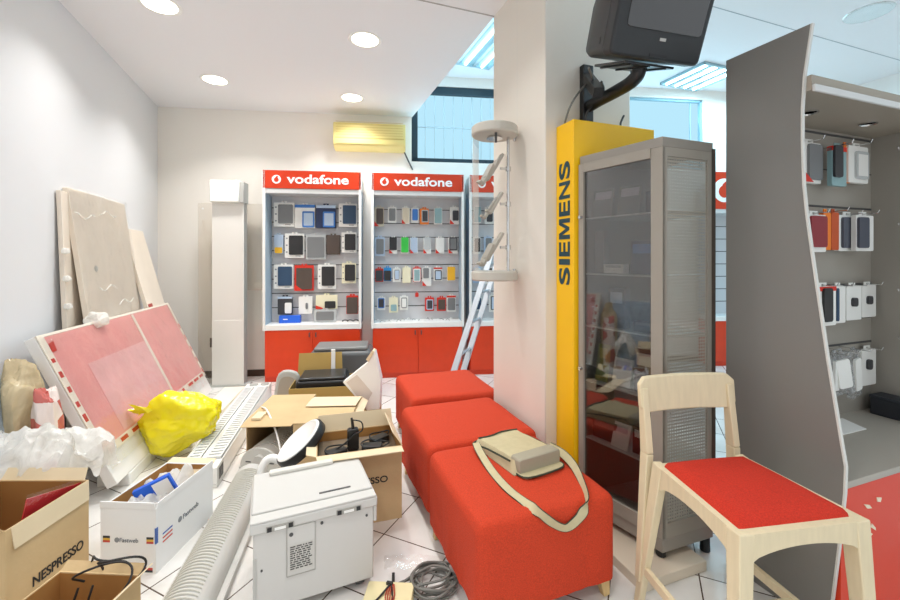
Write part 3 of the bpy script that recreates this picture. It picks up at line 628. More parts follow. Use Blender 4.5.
for i, x in enumerate((.10, .22, .34, .46, .58, .70, .82)):       # empty prongs
    for z in ((PZ[0]+.06,) if i % 2 == 0 else ()):
        MB().tube([(x, BB-.02, z), (x, BB-.10, z), (x, BB-.106, z+.012)], .0025, 6).build('hook', HOOKM, u_)
for i, z in enumerate((1.93, 1.55, 1.22, .98)): MB().tube([(UW-.02, 1.18, z), (UW-.10, 1.18, z), (UW-.106, 1.18, z+.012)], .0025, 6).build('hook', HOOKM, u_)
p0, p1, p2, p3 = at(838, 436, .577), at(866.5, 429, .577), at(842, 418, .577), at(836, 421, .577)
o = MB().prism([tuple(p.xy) for p in (p0, p1, p2, p3)], .5755, .578).build('paper_sheet', PAPER); tag(o, 'white sheet of paper on the deck of the grey shelving unit', 'paper')
a0, _ = pix_b(869, 400, 1.16)
t = thing('storage_box', 'dark blue box on the deck at the right end of the shelving', 'box', ab(2.80, 1.0, .575), RA)
MB().box(0, .103, 0, .28, 0, .088).build('carton', mat('box_darkblue', '#26292F', .55), t, bevel=.004); MB().box(-.002, .105, -.002, .282, .088, .10).build('lid', mat('box_darkblue2', '#30343B', .55), t)
# ================================================================ round hanging display on the pillar's side
DC = Vector((.277, 2.585, 0))
t = thing('phone_display', 'round wall display with two grey discs and clear tube on the pillar', 'display stand', (DC.x, DC.y, 1.28), RA)
DG = mat('disc_grey', '#C4BFB4', .4)
for z0, z1, nm in ((.86, .92, 'top_disc'), (-.035, .025, 'bottom_disc')):
    MB().lathe([(0, z0), (.135, z0), (.143, z0+.008), (.143, z1-.008), (.135, z1), (0, z1)], seg=48).build(nm, DG, t, smooth=True)
    b = MB(); b.bar((.13, .02, (z0+z1)/2), (.165, .02, (z0+z1)/2), .025, .05); b.tube([(.150, .02, (z0+z1)/2-.04), (.150, .02, (z0+z1)/2+.04)], .010, 10); b.build('wall_bracket', CHROME, t, bevel=.002)
MB().lathe([(.045, .858), (.05, .846), (0, .846)], (0, 0, 0), 24).build('spot_insert', CHROME, t)
MB().tube([(-.03, -.08, .86), (-.03, -.08, .80)], .008, 8).build('lock_pin', DGREY, t)
b = MB(); b.grid(lambda u, v: (.139*math.cos(R(110+150*u)), .139*math.sin(R(110+150*u)), .025+.835*v), 24, 1); b.build('curved_glass', glass('thin_acrylic', '#FFFFFF', .0, .99), t, smooth=True)
MB().tube([(.085, -.02, .02), (.085, -.02, .87)], .010, 12).build('post', CHROME, t, smooth=True)
HG = mat('holder_grey', '#B3ACA0', .45)
for z in (.66, .44, .17):
    b = MB(); b.tube([(.085, -.02, z), (.03, -.02, z)], .009, 8); b.lathe([(0, -.014), (.018, -.014), (.018, .014), (0, .014)], (.085, -.02, z), 14)
    b.build('holder_arm', CHROME, t, smooth=True)
    for dx, dy, a, dz in (((-.075, -.03, 15, -.05), (-.035, -.02, 8, -.02), (.0, -.01, 0, .02)) if z != .44 else ((-.01, -.02, 0, 0), (-.035, .0, -10, -.03))):
        n0 = MB(); M = Matrix.Translation((dx+.005, dy, z+dz)) @ Matrix.Rotation(R(a), 4, 'Z') @ Matrix.Rotation(R(32), 4, 'Y')
        rbox(n0, -.008, .008, -.024, .024, -.075, .085, .012, plane='yz'); n0.box(-.03, -.008, -.02, .02, -.075, -.06); n0.xf(M)
        n0.build('phone_cradle', HG, t, bevel=.002)
b = MB(); b.tube([(.165, -.0, .93), (.165, 0, 1.81)], .006, 8); o = b.build('cable_conduit', LIGHTGREY, t)

# ================================================================ ladder
t = thing('ladder', 'aluminium ladder leaning on the far display cabinet behind the pillar', 'ladder', (0, 0, 0))
B0 = Vector((.03, 3.95, 0)); D_ = Vector((.72, .80, 2.0)); rg = Vector((-.12, -.30, 0))
for off in (Vector(), rg):
    MB().bar(B0+off, B0+off+D_*1.05, .055, .022, up=rg).build('rail', ALU, t, bevel=.003)
for k in range(7):
    p = B0+D_*(.1+k*.14); MB().tube([p, p+rg], .014, 8).build('rung', ALU, t, smooth=True)

# ================================================================ television on its wall bracket
ty = R(15)
t = thing('television', 'black tube television on a wall bracket above the yellow sign', 'television', (.692, 1.80, 2.272), (0, 0, ty))
TW, TH = .475, .43
tilt = Matrix.Rotation(R(20), 4, 'X')
b = MB(); rbox(b, 0, TW, 0, .07, 0, TH, .025); b.xf(tilt); fr = b.build('bezel', TVB, t, bevel=.012, seg=3)
b = MB()
def ring(y, ix, z0, z1, r=.03, n=4):
    pts = []
    for cx, cz, a0 in ((TW-ix-r, z1-r, 0), (ix+r, z1-r, 90), (ix+r, z0+r, 180), (TW-ix-r, z0+r, 270)):
        for k in range(n): a = R(a0+30*k); pts.append((cx+r*math.cos(a), y, cz+r*math.sin(a)))
    return pts
rs = [ring(.07, .004, .004, TH-.004), ring(.14, .008, .012, TH-.01), ring(.24, .035, .02, TH-.04), ring(.36, .10, .03, TH-.09), ring(.43, .13, .05, TH-.13)]
n = 16; vs = [v for r in rs for v in r]; fs = [(i*n+k, i*n+(k+1) % n, (i+1)*n+(k+1) % n, (i+1)*n+k) for i in range(4) for k in range(n)]+[tuple(4*n+k for k in range(n))[::-1]]
b.add(vs, fs).xf(tilt); b.build('rear_shell', TVB, t, smooth=True)
b = MB(); rbox(b, .055, TW-.03, -.004, .002, .115, TH-.03, .02); b.xf(tilt); b.build('screen', SCREEN, t, bevel=.002)
b = MB(); b.box(.235, .265, -.004, 0, .078, .090).xf(tilt); b.build('badge', GPLAST, t)
b = MB(); b.box(.20, .29, -.003, 0, .012, .024).xf(tilt); b.build('front_label', BLACK, t)
b = MB(); b.box(.004, .008, .10, .11, .05, .08).xf(tilt); b.build('side_socket', BLACK, t)
# bracket
t = thing('wall_bracket', 'black steel television bracket rising behind the yellow sign', 'bracket', ab(1.575, 1.975, 0), RA)
b = MB(); b.box(-.035, .035, 0, .038, 2.02, 2.50); b.build('post', BLACK, t, bevel=.004)
Mi = Matrix.Translation(t.location) @ Matrix.Rotation(RA, 4, 'Z'); Mi = Mi.inverted()
tv = Matrix.Translation((.692, 1.80, 2.272)) @ Matrix.Rotation(ty, 4, 'Z')
loc = lambda x, y, z: Mi @ tv @ Vector((x, y, z))
def pxy(u, v, Y): return Vector(((u-UC)/FPX*Y, Y, CH-(v-VH)/FPX*Y))
b = MB(); b.tube(smooth_path([Mi @ pxy(*q) for q in ((590, 106, 2.40), (600, 100, 2.32), (615, 92, 2.22), (630, 83, 2.10), (638, 74, 2.04), (640, 64, 2.02))], 6), .034, 12); b.build('arm', BLACK, t, smooth=True)
b = MB(); M2 = Mi @ tv; k0 = len(b.v); b.box(.12, TW-.09, .05, .30, -.018, -.008); 
for x in (.16, .25, .34): b.box(x-.006, x+.006, .05, .30, -.024, -.018)
b.xf(M2 @ tilt); b.build('tray', mat('tray_black', '#2B2D2F', .3, metal=.4), t)
b = MB(); b.bar((0, .02, 2.44), loc(.18, .34, -.02), .05, .05); b.build('upper_stay', BLACK, t)
for nm, pts in (('white_lead', [(-.16, .03, 2.08), (-.16, -.04, 2.22), (-.08, -.06, 2.34), (0, -.04, 2.38), loc(.03, .2, .03)]), ('black_lead', [(-.05, -.02, 2.06), (-.05, -.05, 2.2), (.05, -.06, 2.32), loc(.1, .2, -.03)])):
    MB().tube(smooth_path(pts, 6), .006, 6).build('lead', CABLE if nm[0] == 'w' else CABLEB, t, smooth=True)
o = MB().tube(smooth_path([(.14, -.10, 2.13), (.16, -.08, 2.16), (.20, -.06, 2.21)], 4), .006, 6).build('lead', CABLEB, t, smooth=True)

# ================================================================ yellow sign column
t = thing('sign_column', 'yellow sign panel with dark vertical lettering in front of the pillar', 'sign', ab(1.38, 1.853), RA)
MB().box(0, .56, 0, .158, 0, 2.128).build('panel', YEL, t, bevel=.004)
_, zt_ = 0, 1.934
zc = 1.238
for ch, wd in zip('SIEMENS', (.100, .034, .085, .120, .085, .100, .100)):
    wd *= .948
    if ch == 'M':
        q = [(0, 0), (0, 1), (.28, 1), (.5, .38), (.72, 1), (1, 1), (1, 0), (.79, 0), (.79, .70), (.57, .06), (.43, .06), (.21, .70), (.21, 0)]
        mb = MB().prism([(x*wd, y*.098) for x, y in q], 0, .002, 'xy'); mb.xf(MX((-.0005, .030, zc), (0, 0, 1), (0, 1, 0))); mb.build('lettering', NAVY, t)
    else:
        lettering(ch, wd, .098, NAVY, t, MX((-.0005, .030, zc), (0, 0, 1), (0, 1, 0)), bold=.022)
    zc += wd+.0148*.948*1.0

# ================================================================ grey glass vitrine
FLp, FRp, BRp, BLp = ab(1.518, 1.404), ab(1.828, 1.404), ab(1.932, 1.845), ab(1.414, 1.845)
t = thing('display_vitrine', 'tall grey vitrine with glass side and perforated front', 'display case', FLp, RA)
Q = lambda p, z=0: Matrix.Rotation(-RA, 4, 'Z') @ (Vector((p.x, p.y, z))-Vector((FLp.x, FLp.y, 0)))
fl, fr2, br, bl2 = (Q(p) for p in (FLp, FRp, BRp, BLp))
VT = 1.926; up = Vector((0, 0, 1))
def vp(p, z): return (p.x, p.y, z)
foot = [(p.x, p.y) for p in (fl, fr2, br, bl2)]
MB().prism(foot, VT-.045, VT, 'xy').build('top_panel', GREY, t, bevel=.003)
MB().prism(foot, .075, .135, 'xy').build('bottom_panel', GREY, t, bevel=.003)
abl = lambda a, b_: Q(ab(a, b_))
pl_ = MB().prism([tuple(abl(*q).xy) for q in ((1.335, 1.335), (1.70, 1.335), (1.70, 1.83), (1.335, 1.83))], 0, .045, 'xy').build('plinth', mat('plinth_pale', '#DDD0BC', .5), t, bevel=.003)
for p, z in ((fl, .045), (fr2, 0), (br, 0), (bl2, .045)):
    c = (fl+fr2+br+bl2)/4; q = p+(c-p)*.12; MB().lathe([(.018, z), (.022, z+.005), (.02, .075)], (q.x, q.y, 0), 14).build('foot', BLACK, t)
dl = (bl2-fl).normalized(); dr_ = (br-fr2).normalized()
FGL = mat('vitrine_frame', '#A39C91', .4, metal=.15)
b = MB(); w = .055
b.hexa([vp(fl, .135), vp(fl+Vector((.016, 0, 0)), .135), vp(fl+dl*w+Vector((.016, 0, 0)), .135), vp(fl+dl*w, .135), vp(fl, VT-.045), vp(fl+Vector((.016, 0, 0)), VT-.045), vp(fl+dl*w+Vector((.016, 0, 0)), VT-.045), vp(fl+dl*w, VT-.045)])
b.build('corner_stile', FGL, t)
b = MB(); q = bl2-dl*.03; b.bar(vp(q+dl*.015, .135), vp(q+dl*.015, VT-.045), .018, .03, up=tuple(dl)); b.build('rear_stile', FGL, t)
for z_, h_ in ((.165, .06), (VT-.065, .045)): MB().bar(vp(fl+dl*w, z_), vp(bl2-dl*.03, z_), .016, h_).build('door_rail', FGL, t)
b = MB(); e0, e1 = fl+dl*w+Vector((.004, 0, 0)), bl2-dl*.03+Vector((.004, 0, 0)); off = Vector((.006, 0, 0))
b.hexa([vp(e0, .19), vp(e0+off, .19), vp(e1+off, .19), vp(e1, .19), vp(e0, VT-.085), vp(e0+off, VT-.085), vp(e1+off, VT-.085), vp(e1, VT-.085)]); b.build('glass_door', SMOKE, t)
for z in (.80, 1.60):
    b = MB(); p = bl2-dl*.02+Vector((-.012, 0, 0)); b.lathe([(0, -.012), (.010, -.012), (.010, .006), (0, .006)], (p.x, p.y, z), 12, axis='x'); b.build('door_pin', CHROME, t, smooth=True)
b = MB(); b.box(0, .03, 0, .012, .135, VT-.045); b.box(.31-.035, .31, 0, .012, .135, VT-.045); b.box(.03, .275, 0, .012, .135, .20); b.box(.03, .275, 0, .012, VT-.085, VT-.045); b.build('front_frame', FGL, t)
b = MB(); b.add([(.03, .006, .20), (.275, .006, .20), (.275, .006, VT-.085), (.03, .006, VT-.085)], [(0, 1, 2, 3)]); b.build('perforated_sheet', PERF, t)
b = MB(); b.bar(vp(fr2+dr_*.01, .135), vp(fr2+dr_*.01, VT-.03), .018, .03, up=tuple(dr_)); b.bar(vp(br-dr_*.02, .135), vp(br-dr_*.02, VT-.045), .018, .03, up=tuple(dr_)); b.build('right_stile', mat('dark_bronze', '#4A4038', .4), t)
b = MB(); e0, e1 = fr2+dr_*.03, br-dr_*.04; b.hexa([vp(e0, .135), vp(e0-off, .135), vp(e1-off, .135), vp(e1, .135), vp(e0, VT-.045), vp(e0-off, VT-.045), vp(e1-off, VT-.045), vp(e1, VT-.045)]); b.build('side_glass', GLASS, t)
b = MB(); b.box(bl2.x+.02, br.x-.02, bl2.y-.012, bl2.y-.004, .135, VT-.045); b.build('back_sheet', mat('back_sheet_grey', '#77726A', .5), t)
SHZ = (.44, .74, 1.03, 1.305, 1.597)
for z in SHZ:
    c = (fl+fr2+br+bl2)/4; sp_ = [(c.x+(p.x-c.x)*.92, c.y+(p.y-c.y)*.90) for p in (fl, fr2, br, bl2)]
    MB().prism(sp_, z-.008, z, 'xy').build('shelf', mat('shelf_glass', '#D9DEDC', .2, coat=.4), t)
# goods inside the vitrine (each stands on a shelf)
def vit(name, label, cat, x, y, z, rz, parts, rx=0):
    p = Matrix.Rotation(RA, 4, 'Z') @ Vector((x, y, 0)); o = thing(name, label, cat, (FLp.x+p.x, FLp.y+p.y, z), (rx, 0, RA+rz))
    for nm, bx, m in parts: MB().box(*bx).build(nm, m, o, bevel=.002)
    return o
DGB = c_('pack_dim', '#6E6A68'); PUR = c_('booklet_purple', '#5A4A66'); LIL = c_('booklet_pale', '#CFC6CF')
SIDE = R(-76)
LF = R(-75)
def lf(name, label, cat, y, z, w, h, th, m, m2, inset=.05, lean=0):   # upright goods turned towards the glass door
    x = -.104*y/.441+inset; return vit(name, label, cat, x, y, z, LF, [('body', (-w/2, w/2, 0, th, 0, h), m), ('printed_panel', (-w/2+.012, w/2-.012, -.0015, 0, h*.62, h*.9), m2)], R(-lean))
lf('leaflet_holder', 'grey leaflet holder on the top vitrine shelf beside the yellow sign', 'leaflet holder', .36, 1.60, .12, .15, .03, DGB, LIL, lean=12)
lf('leaflet_holder', 'grey leaflet holder on the top vitrine shelf nearer the perforated front', 'leaflet holder', .21, 1.60, .12, .15, .03, DGB, LIL, lean=12)
lf('phone_box', 'dark round-topped device behind the leaflet holders on the top shelf', 'box', .10, 1.60, .07, .10, .06, KDK, KDK, .07)
lf('phone_box', 'dark navy box on the second vitrine shelf nearest the perforated front', 'box', .13, 1.308, .13, .16, .06, KNAV, KBL)
lf('phone_box', 'tall slim grey box on the second vitrine shelf beside the yellow sign', 'box', .37, 1.308, .05, .22, .05, DGB, DGB)
lf('phone_box', 'small white box lying on the second vitrine shelf', 'box', .27, 1.308, .11, .045, .05, KW, KLG, .03)
lf('phone_box', 'grey silvery box on the middle vitrine shelf', 'box', .27, 1.033, .09, .20, .05, KSL, KLB)
lf('phone_box', 'small dark box on the middle vitrine shelf near the perforated front', 'box', .12, 1.033, .12, .05, .06, KDK, KG)
lf('booklet', 'purple and white booklet standing on the fourth vitrine shelf', 'booklet', .11, .743, .13, .21, .03, PUR, KW)
lf('booklet', 'leaning white booklet beside the purple one on the fourth vitrine shelf', 'booklet', .25, .743, .10, .14, .012, KW, LIL, lean=14)
lf('plant_sprig', 'yellow green printed card on the fourth vitrine shelf beside the yellow sign', 'card', .36, .743, .07, .19, .01, c_('sprig', '#8F9A55'), c_('sprig2', '#C7C36A'), lean=10)
lf('phone_box', 'dark low box on the lowest vitrine shelf near the front', 'box', .12, .443, .13, .13, .07, c_('box_plum', '#4B2F38'), KW)
lf('phone_box', 'dark grey wide box on the lowest vitrine shelf beside the yellow sign', 'box', .34, .443, .14, .10, .07, KDK, DGB)
lf('booklet', 'white leaflet leaning between dark boxes on the lowest vitrine shelf', 'booklet', .24, .443, .09, .12, .01, KW, LIL, .03, lean=18)
for o in bpy.data.objects:
    if o.name.startswith('plant_sprig'): o.name = 'printed_card'

# ================================================================ three ottomans
def ottoman(a0, a1, b0, b1, label, rz=0, seed=0, H=.425):
    c = ab((a0+a1)/2, (b0+b1)/2); t = thing('ottoman', label, 'ottoman', c, RA+rz, 'red fabric ottomans in a row')
    w, d = (a1-a0)/2, (b1-b0)/2; n = 14; b = MB(); r = .045; z0 = .085
    def sq(x, y, z):
        px, py = x*w, y*d; rr = r
        qx, qy = max(-w+rr, min(w-rr, px)), max(-d+rr, min(d-rr, py)); qz = min(z, H-rr)
        v = Vector((px-qx, py-qy, z-qz))
        if v.length > 1e-6: v = v.normalized()*rr
        return Vector((qx, qy, qz))+v
    def disp(p):
        k = max(0, (H-.03-p.z)/H); dirn = Vector((p.x/w, p.y/d, 0)); dirn = dirn.normalized() if dirn.length else dirn
        q = Vector((p.x*9, p.y*9, p.z*2.5)); m_ = max(abs(p.x)/w, abs(p.y)/d)
        a_ = (noise.noise(q+Vector((seed, 0, 0)))*.012*k + noise.noise(Vector((p.x*22, p.y*22, p.z*5+seed)))*.006*k) if m_ > .9 else 0
        top = noise.noise(Vector((p.x*5+seed, p.y*5, 0)))*.004 if p.z > H-.02 else 0
        return p+dirn*a_+Vector((0, 0, top))
    # top
    b.grid(lambda u, v: disp(sq(-1+2*u, -1+2*v, H)), n*2, n*2)
    for f_ in (lambda u: (-1+2*u, -1), lambda u: (1, -1+2*u), lambda u: (1-2*u, 1), lambda u: (-1, 1-2*u)):
        def side(u, v, f_=f_):
            x, y = f_(u); p = sq(x, y, z0+(H-z0)*v)
            return disp(p)
        b.grid(side, n*3, n)
    b.box(-w+.03, w-.03, -d+.03, d-.03, z0+.005, z0+.02)
    o = b.build('slipcover', FAB, t, smooth=True, sharp=80)
    bm_merge(o, .0015)
    for sx in (-1, 1):
        for sy in (-1, 1):
            x, y = sx*(w-.05), sy*(d-.05); MB().bar((x+sx*.015, y+sy*.015, 0), (x, y, .10), .028, .028, up=(0, 1, 0), w2=.055, h2=.055).build('leg', LEGWOOD, t, bevel=.003)
    return t
import bmesh
def bm_merge(o, d):
    bm = bmesh.new(); bm.from_mesh(o.data); bmesh.ops.remove_doubles(bm, verts=bm.verts, dist=d); bmesh.ops.recalc_face_normals(bm, faces=bm.faces); bm.to_mesh(o.data); bm.free()
    o.data.polygons.foreach_set('use_smooth', [True]*len(o.data.polygons))
ottoman(.607, 1.225, 1.353, 1.985, 'red ottoman nearest the camera, with the canvas bag on it', seed=1)
ottoman(.622, 1.265, 2.005, 2.635, 'red ottoman in the middle of the row, against the pillar', seed=5)
ottoman(.735, 1.385, 2.715, 3.35, 'red ottoman farthest back, before the middle display cabinet', R(-2), seed=9)

# ================================================================ canvas bag
t = thing('shoulder_bag', 'khaki canvas shoulder bag with long strap lying on the nearest ottoman', 'bag', (.325, 2.03, .425), R(28.7))
def padbox(x0, x1, y0, y1, h0, h1, n=14, sd=0):
    b = MB()
    def top(u, v):
        x, y = x0+(x1-x0)*u, y0+(y1-y0)*v; e = min(u, 1-u, v, 1-v); k = min(1, e/.09); k = math.sin(k*PI/2)
        return (x, y, (h0+(h1-h0)*(1-v))*k+.004+nz((x, y, sd), 16, .006)*k)
    b.grid(top, n, n); b.grid(lambda u, v: (x0+(x1-x0)*(1-u), y0+(y1-y0)*v, .001), n, n); return b
o = padbox(-.135, .135, -.16, .19, .035, .065).build('body', MUSL, t, smooth=True); bm_merge(o, .002)
b = MB(); rbox(b, -.118, .118, -.176, -.11, .008, .072, .012, plane='xz'); b.build('base_gusset', CANVG, t, bevel=.005, seg=2)
b = MB(); rbox(b, -.12, .12, -.215, -.13, .002, .012, .03, plane='xy'); b.build('flap', MUSL, t, bevel=.003)
b = MB()
b.tube(smooth_path([(-.13, -.12, .05), (-.135, .05, .035), (-.13, .185, .012), (0, .195, .012), (.13, .185, .012), (.135, .05, .035), (.125, -.11, .05)], 6), .0045, 6)
b.tube(smooth_path([(-.12, .155, .045), (-.05, .145, .047), (.03, .16, .047), (.12, .15, .045)], 5), .004, 6); b.tube(smooth_path([(-.12, -.13, .006), (-.10, -.214, .010), (.1, -.214, .010), (.12, -.13, .006)], 5), .004, 6)
b.build('piping', PIPING, t, smooth=True)
Bi = (Matrix.Translation((.325, 2.03, .425)) @ Matrix.Rotation(R(28.7), 4, 'Z')).inverted()
pts = [(476, 443, .46), (480, 452, .448), (492, 471, .432), (508, 489, .43), (526, 503, .43)]
P = [at(*q) for q in pts]
def onfront(u, v, bb=1.345):
    r = (u-UC)/FPX; Y = bb/(.9391-.3437*r); return Vector((r*Y, Y, CH-(v-VH)/FPX*Y))
P += [onfront(541, 514), onfront(555, 524.5), onfront(567, 527.5), onfront(579, 518), onfront(586, 506), at(587, 497, .434)]
P += [at(582, 482, .44), at(574, 466, .45), at(563, 454, .46), at(549, 446, .47)]
P = [Bi @ p for p in P]; sm = smooth_path(P, 6); n = len(sm); sides = []
for i in range(n):
    f = i/(n-1)
    if f < .30: v = Vector((1, .35, .1))
    elif f < .5: v = Vector((.5, -.4, .5+f))
    elif f < .8: v = Vector((.3, .2, 1.))
    else: v = Vector((.5, .2, .8))
    sides.append(Bi.to_3x3() @ v)
for _ in range(6): sides = [(sides[max(i-1, 0)]+sides[i]*2+sides[min(i+1, n-1)]).normalized() for i in range(n)]
s_ = MB().ribbon(sm, .036, .003, side=sides).build('strap', MUSL, t, smooth=True)
eb = MB()
for sg in (-1, 1):
    pp = []
    for i in range(n):
        d = (sm[min(i+1, n-1)]-sm[max(i-1, 0)]).normalized(); x = (sides[i]-d*sides[i].dot(d)).normalized(); pp.append(sm[i]+x*.018*sg)
    eb.tube(pp, .0022, 5)
eb.build('strap_binding', PIPING, s_, smooth=True)

# ================================================================ wooden chair
t = thing('chair', 'pale wooden chair with red padded seat beside the grey fin', 'chair', (1.02, 1.43, 0), R(9))
SZ = .59
def apron(x0, y0, x1, y1, drop, arch, th=.022):
    b = MB(); n = 12; p0, p1 = Vector((x0, y0, 0)), Vector((x1, y1, 0)); d = (p1-p0).normalized(); nn = Vector((-d.y, d.x, 0))*th/2; vs = []; fs = []
    for i in range(n+1):
        u = i/n; p = p0+(p1-p0)*u; zz = SZ-drop-arch*(1-(math.sin(PI*u))**.55)
        vs += [p-nn+up*zz, p+nn+up*zz, p+nn+up*SZ, p-nn+up*SZ]
    for i in range(n):
        for k in range(4): fs.append((i*4+k, i*4+(k+1) % 4, (i+1)*4+(k+1) % 4, (i+1)*4+k))
    fs += [(3, 2, 1, 0), (n*4, n*4+1, n*4+2, n*4+3)]
    o = b.add(vs, fs).build('apron', WOOD, t); bm_merge(o, 1e-5); o.data.polygons.foreach_set('use_smooth', [False]*len(o.data.polygons)); return o
fw, bw, fy, by = .225, .20, -.21, .21
apron(-fw+.03, fy+.012, fw-.03, fy+.012, .047, .042); apron(-bw+.02, by-.012, bw-.02, by-.012, .05, .03)
for s in (-1, 1): apron(s*(fw-.012), fy+.03, s*(bw-.012), by-.03, .047, .042)
for s in (-1, 1):
    MB().bar((s*(fw+.006), fy-.002, 0), (s*(fw-.024), fy+.026, SZ), .036, .04, up=(0, 1, 0), w2=.05, h2=.052).build('front_leg', WOOD, t, bevel=.004)
    lg = MB(); lg.bar((s*(bw+.022), .275, 0), (s*(bw-.018), by-.016, SZ), .028, .03, up=(0, 1, 0), w2=.036, h2=.055); lg.build('rear_leg', WOOD, t, bevel=.004)
    ps = MB(); ps.bar((s*(bw+.020), .268, .10), (s*(bw-.005), .262, SZ+.02), .03, .03, up=(0, 1, 0), w2=.03, h2=.046); ps.bar((s*(bw-.005), .262, SZ+.02), (s*(bw-.006), .287, .86), .03, .046, up=(0, 1, 0), w2=.028, h2=.03); ps.build('back_post', WOOD, t, bevel=.004)
    MB().bar((s*(bw+.014), .25, .155), (s*(fw-.004), fy+.02, .155), .02, .034).build('stretcher', WOOD, t, bevel=.003)
MB().bar((-fw+.01, .02, .155), (fw-.01, .02, .155), .03, .02).build('cross_stretcher', WOOD, t, bevel=.003)
b = MB(); n = 16; vs = []; fs = []
outl = []
hw, z0, z1 = .216, .762, .902
for i in range(n+1):
    u = -1+2*i/n; x = u*hw; y = .275-.028*(1-u*u)*-1; cut = .026*max(0, (abs(u)-.86)/.14)**2
    for (yy, zz) in ((y-.012, z0+cut), (y+.012, z0+cut), (y+.012, z1-cut), (y-.012, z1-cut)): vs.append((x, yy+(zz-z0)*.10, zz))
for i in range(n):
    for k in range(4): fs.append((i*4+k, i*4+(k+1) % 4, (i+1)*4+(k+1) % 4, (i+1)*4+k))
fs += [(3, 2, 1, 0), (n*4, n*4+1, n*4+2, n*4+3)]
o = b.add(vs, fs).build('backrest', WOOD, t, bevel=.006, seg=3); bm_merge(o, 1e-5)
MB().hexa([(-fw+.02, fy+.012, SZ-.02), (fw-.02, fy+.012, SZ-.02), (bw-.02, by-.01, SZ-.02), (-bw+.02, by-.01, SZ-.02), (-fw+.02, fy+.012, SZ-.001), (fw-.02, fy+.012, SZ-.001), (bw-.02, by-.01, SZ-.001), (-bw+.02, by-.01, SZ-.001)]).build('seat_board', WOOD, t)
def cushion(u, v):
    wv = (fw-.022)+((bw-.022)-(fw-.022))*v; x = (-1+2*u)*wv; y = fy+.028+(by-.012-fy-.028)*v; e = min(u, 1-u, v, 1-v); k = math.sin(min(1, e/.10)*PI/2)
    return (x, y, SZ-.002+.026*k+.012*math.sin(PI*u)*math.sin(PI*v))
o = MB().grid(cushion, 22, 22).build('seat_pad', SEATFAB, t, smooth=True)
# ================================================================ boards leaning on the left wall
def panel_frame(N, M_, T, thick, label, name, cat, mats_, group=None):
    """thing whose local x runs along the bottom edge N->M_, z up the face, y into the board"""
    x = (M_-N); L_ = x.length; x.normalize(); z = (T-N); z = (z-x*z.dot(x)); H_ = z.length; z.normalize(); y = z.cross(x)
    o = thing(name, label, cat, N, 0, group)
    o.matrix_world = Matrix(((x[0], y[0], z[0], N[0]), (x[1], y[1], z[1], N[1]), (x[2], y[2], z[2], N[2]), (0, 0, 0, 1)))
    return o, L_, H_
WX = lambda Y, off=0: Vector((-1.592-.366*Y+off*.939, Y+off*.344, 0))     # foot of the left wall, off metres into the room
def crumple(L_, H_, y, amp, nx, nz_, seed, mrg=.012, sc=7):
    b = MB()
    def f(u, v):
        e = min(u, 1-u, v, 1-v); x, z = -mrg+(L_+2*mrg)*u, -mrg*0+.001+(H_+mrg)*v
        return (x, y-.006-abs(noise.noise(Vector((x*sc, seed, z*sc))))*amp - abs(noise.noise(Vector((x*sc*2.3, seed+4, z*sc*2.3))))*amp*.5, z)
    b.grid(f, nx, nz_); return b
# large board in clear wrap
N = WX(2.80, .27); N.z = 0
Tp = WX(2.764, .03); Tp.z = 1.863
Mv = N+(WX(3.72, .27)-WX(2.80, .27))
o, L_, H_ = panel_frame(N, Mv, Tp, .035, 'large beige board in clear plastic wrap leaning on the left wall', 'wrapped_board', 'board', None)
MB().box(0, L_, 0, .032, 0, H_).build('board', PLY, o, bevel=.003)
crumple(L_, H_, 0, .022, 30, 50, 2, sc=4).build('plastic_wrap', WRAP, o, smooth=True)
for z_, x_ in ((H_*.9, .1), (H_*.62, .3), (H_*.55, .6), (H_*.93, .5)):
    MB().tube([(x_-.12+.05*k, -.022, z_+.02*math.sin(k*1.3+x_*9)) for k in range(7)], .003, 5).build('wrap_fold', WRAPW, o, smooth=True)
MB().lathe([(0, -.004), (.022, -.004), (.022, 0), (0, 0)], (.22, -.001, H_*.70), 16, axis='y').build('cable_hole', GPLAST, o)
# second board, flat against the wall behind it
N = WX(2.72, .085); Tp = WX(2.72, .02); Tp.z = 1.83; Mv = N+(WX(3.45, .085)-WX(2.72, .085))
o, L_, H_ = panel_frame(N, Mv, Tp, .03, 'beige board edge behind the large wrapped board, flat to the left wall', 'wrapped_board', 'board', None)
MB().box(0, L_, -.01, .018, 0, H_).build('board', PLY, o, bevel=.003)
b = MB()
for k in range(6):
    z_ = H_*(.28+.1*k); b.lathe([(0, -.02), (.022, -.012), (.026, 0), (.018, .018), (0, .024)], (0.0, -.02, z_), 8)
b.build('bubble_wrap', WRAPW, o, smooth=True)
# narrow board
N = WX(3.70, .45); N.z = 0; Tp = WX(3.72, .03); Tp.z = 1.65; Mv = N+(WX(4.16, .45)-WX(3.70, .45))
o, L_, H_ = panel_frame(N, Mv, Tp, .03, 'narrow beige board leaning on the left wall, second from the room corner side', 'narrow_board', 'board', None)
o['label'] = 'narrow beige board leaning beside the large wrapped board, nearer the room corner'
MB().box(0, L_, 0, .032, 0, H_).build('board', PLY, o, bevel=.003)
crumple(L_, H_*.35, 0, .02, 8, 14, 9).build('plastic_wrap', WRAP, o, smooth=True)
MB().box(0.02, .12, -.005, .036, H_*.52, H_*.58).build('red_label', mat('dull_red', '#A8433C', .5), o)
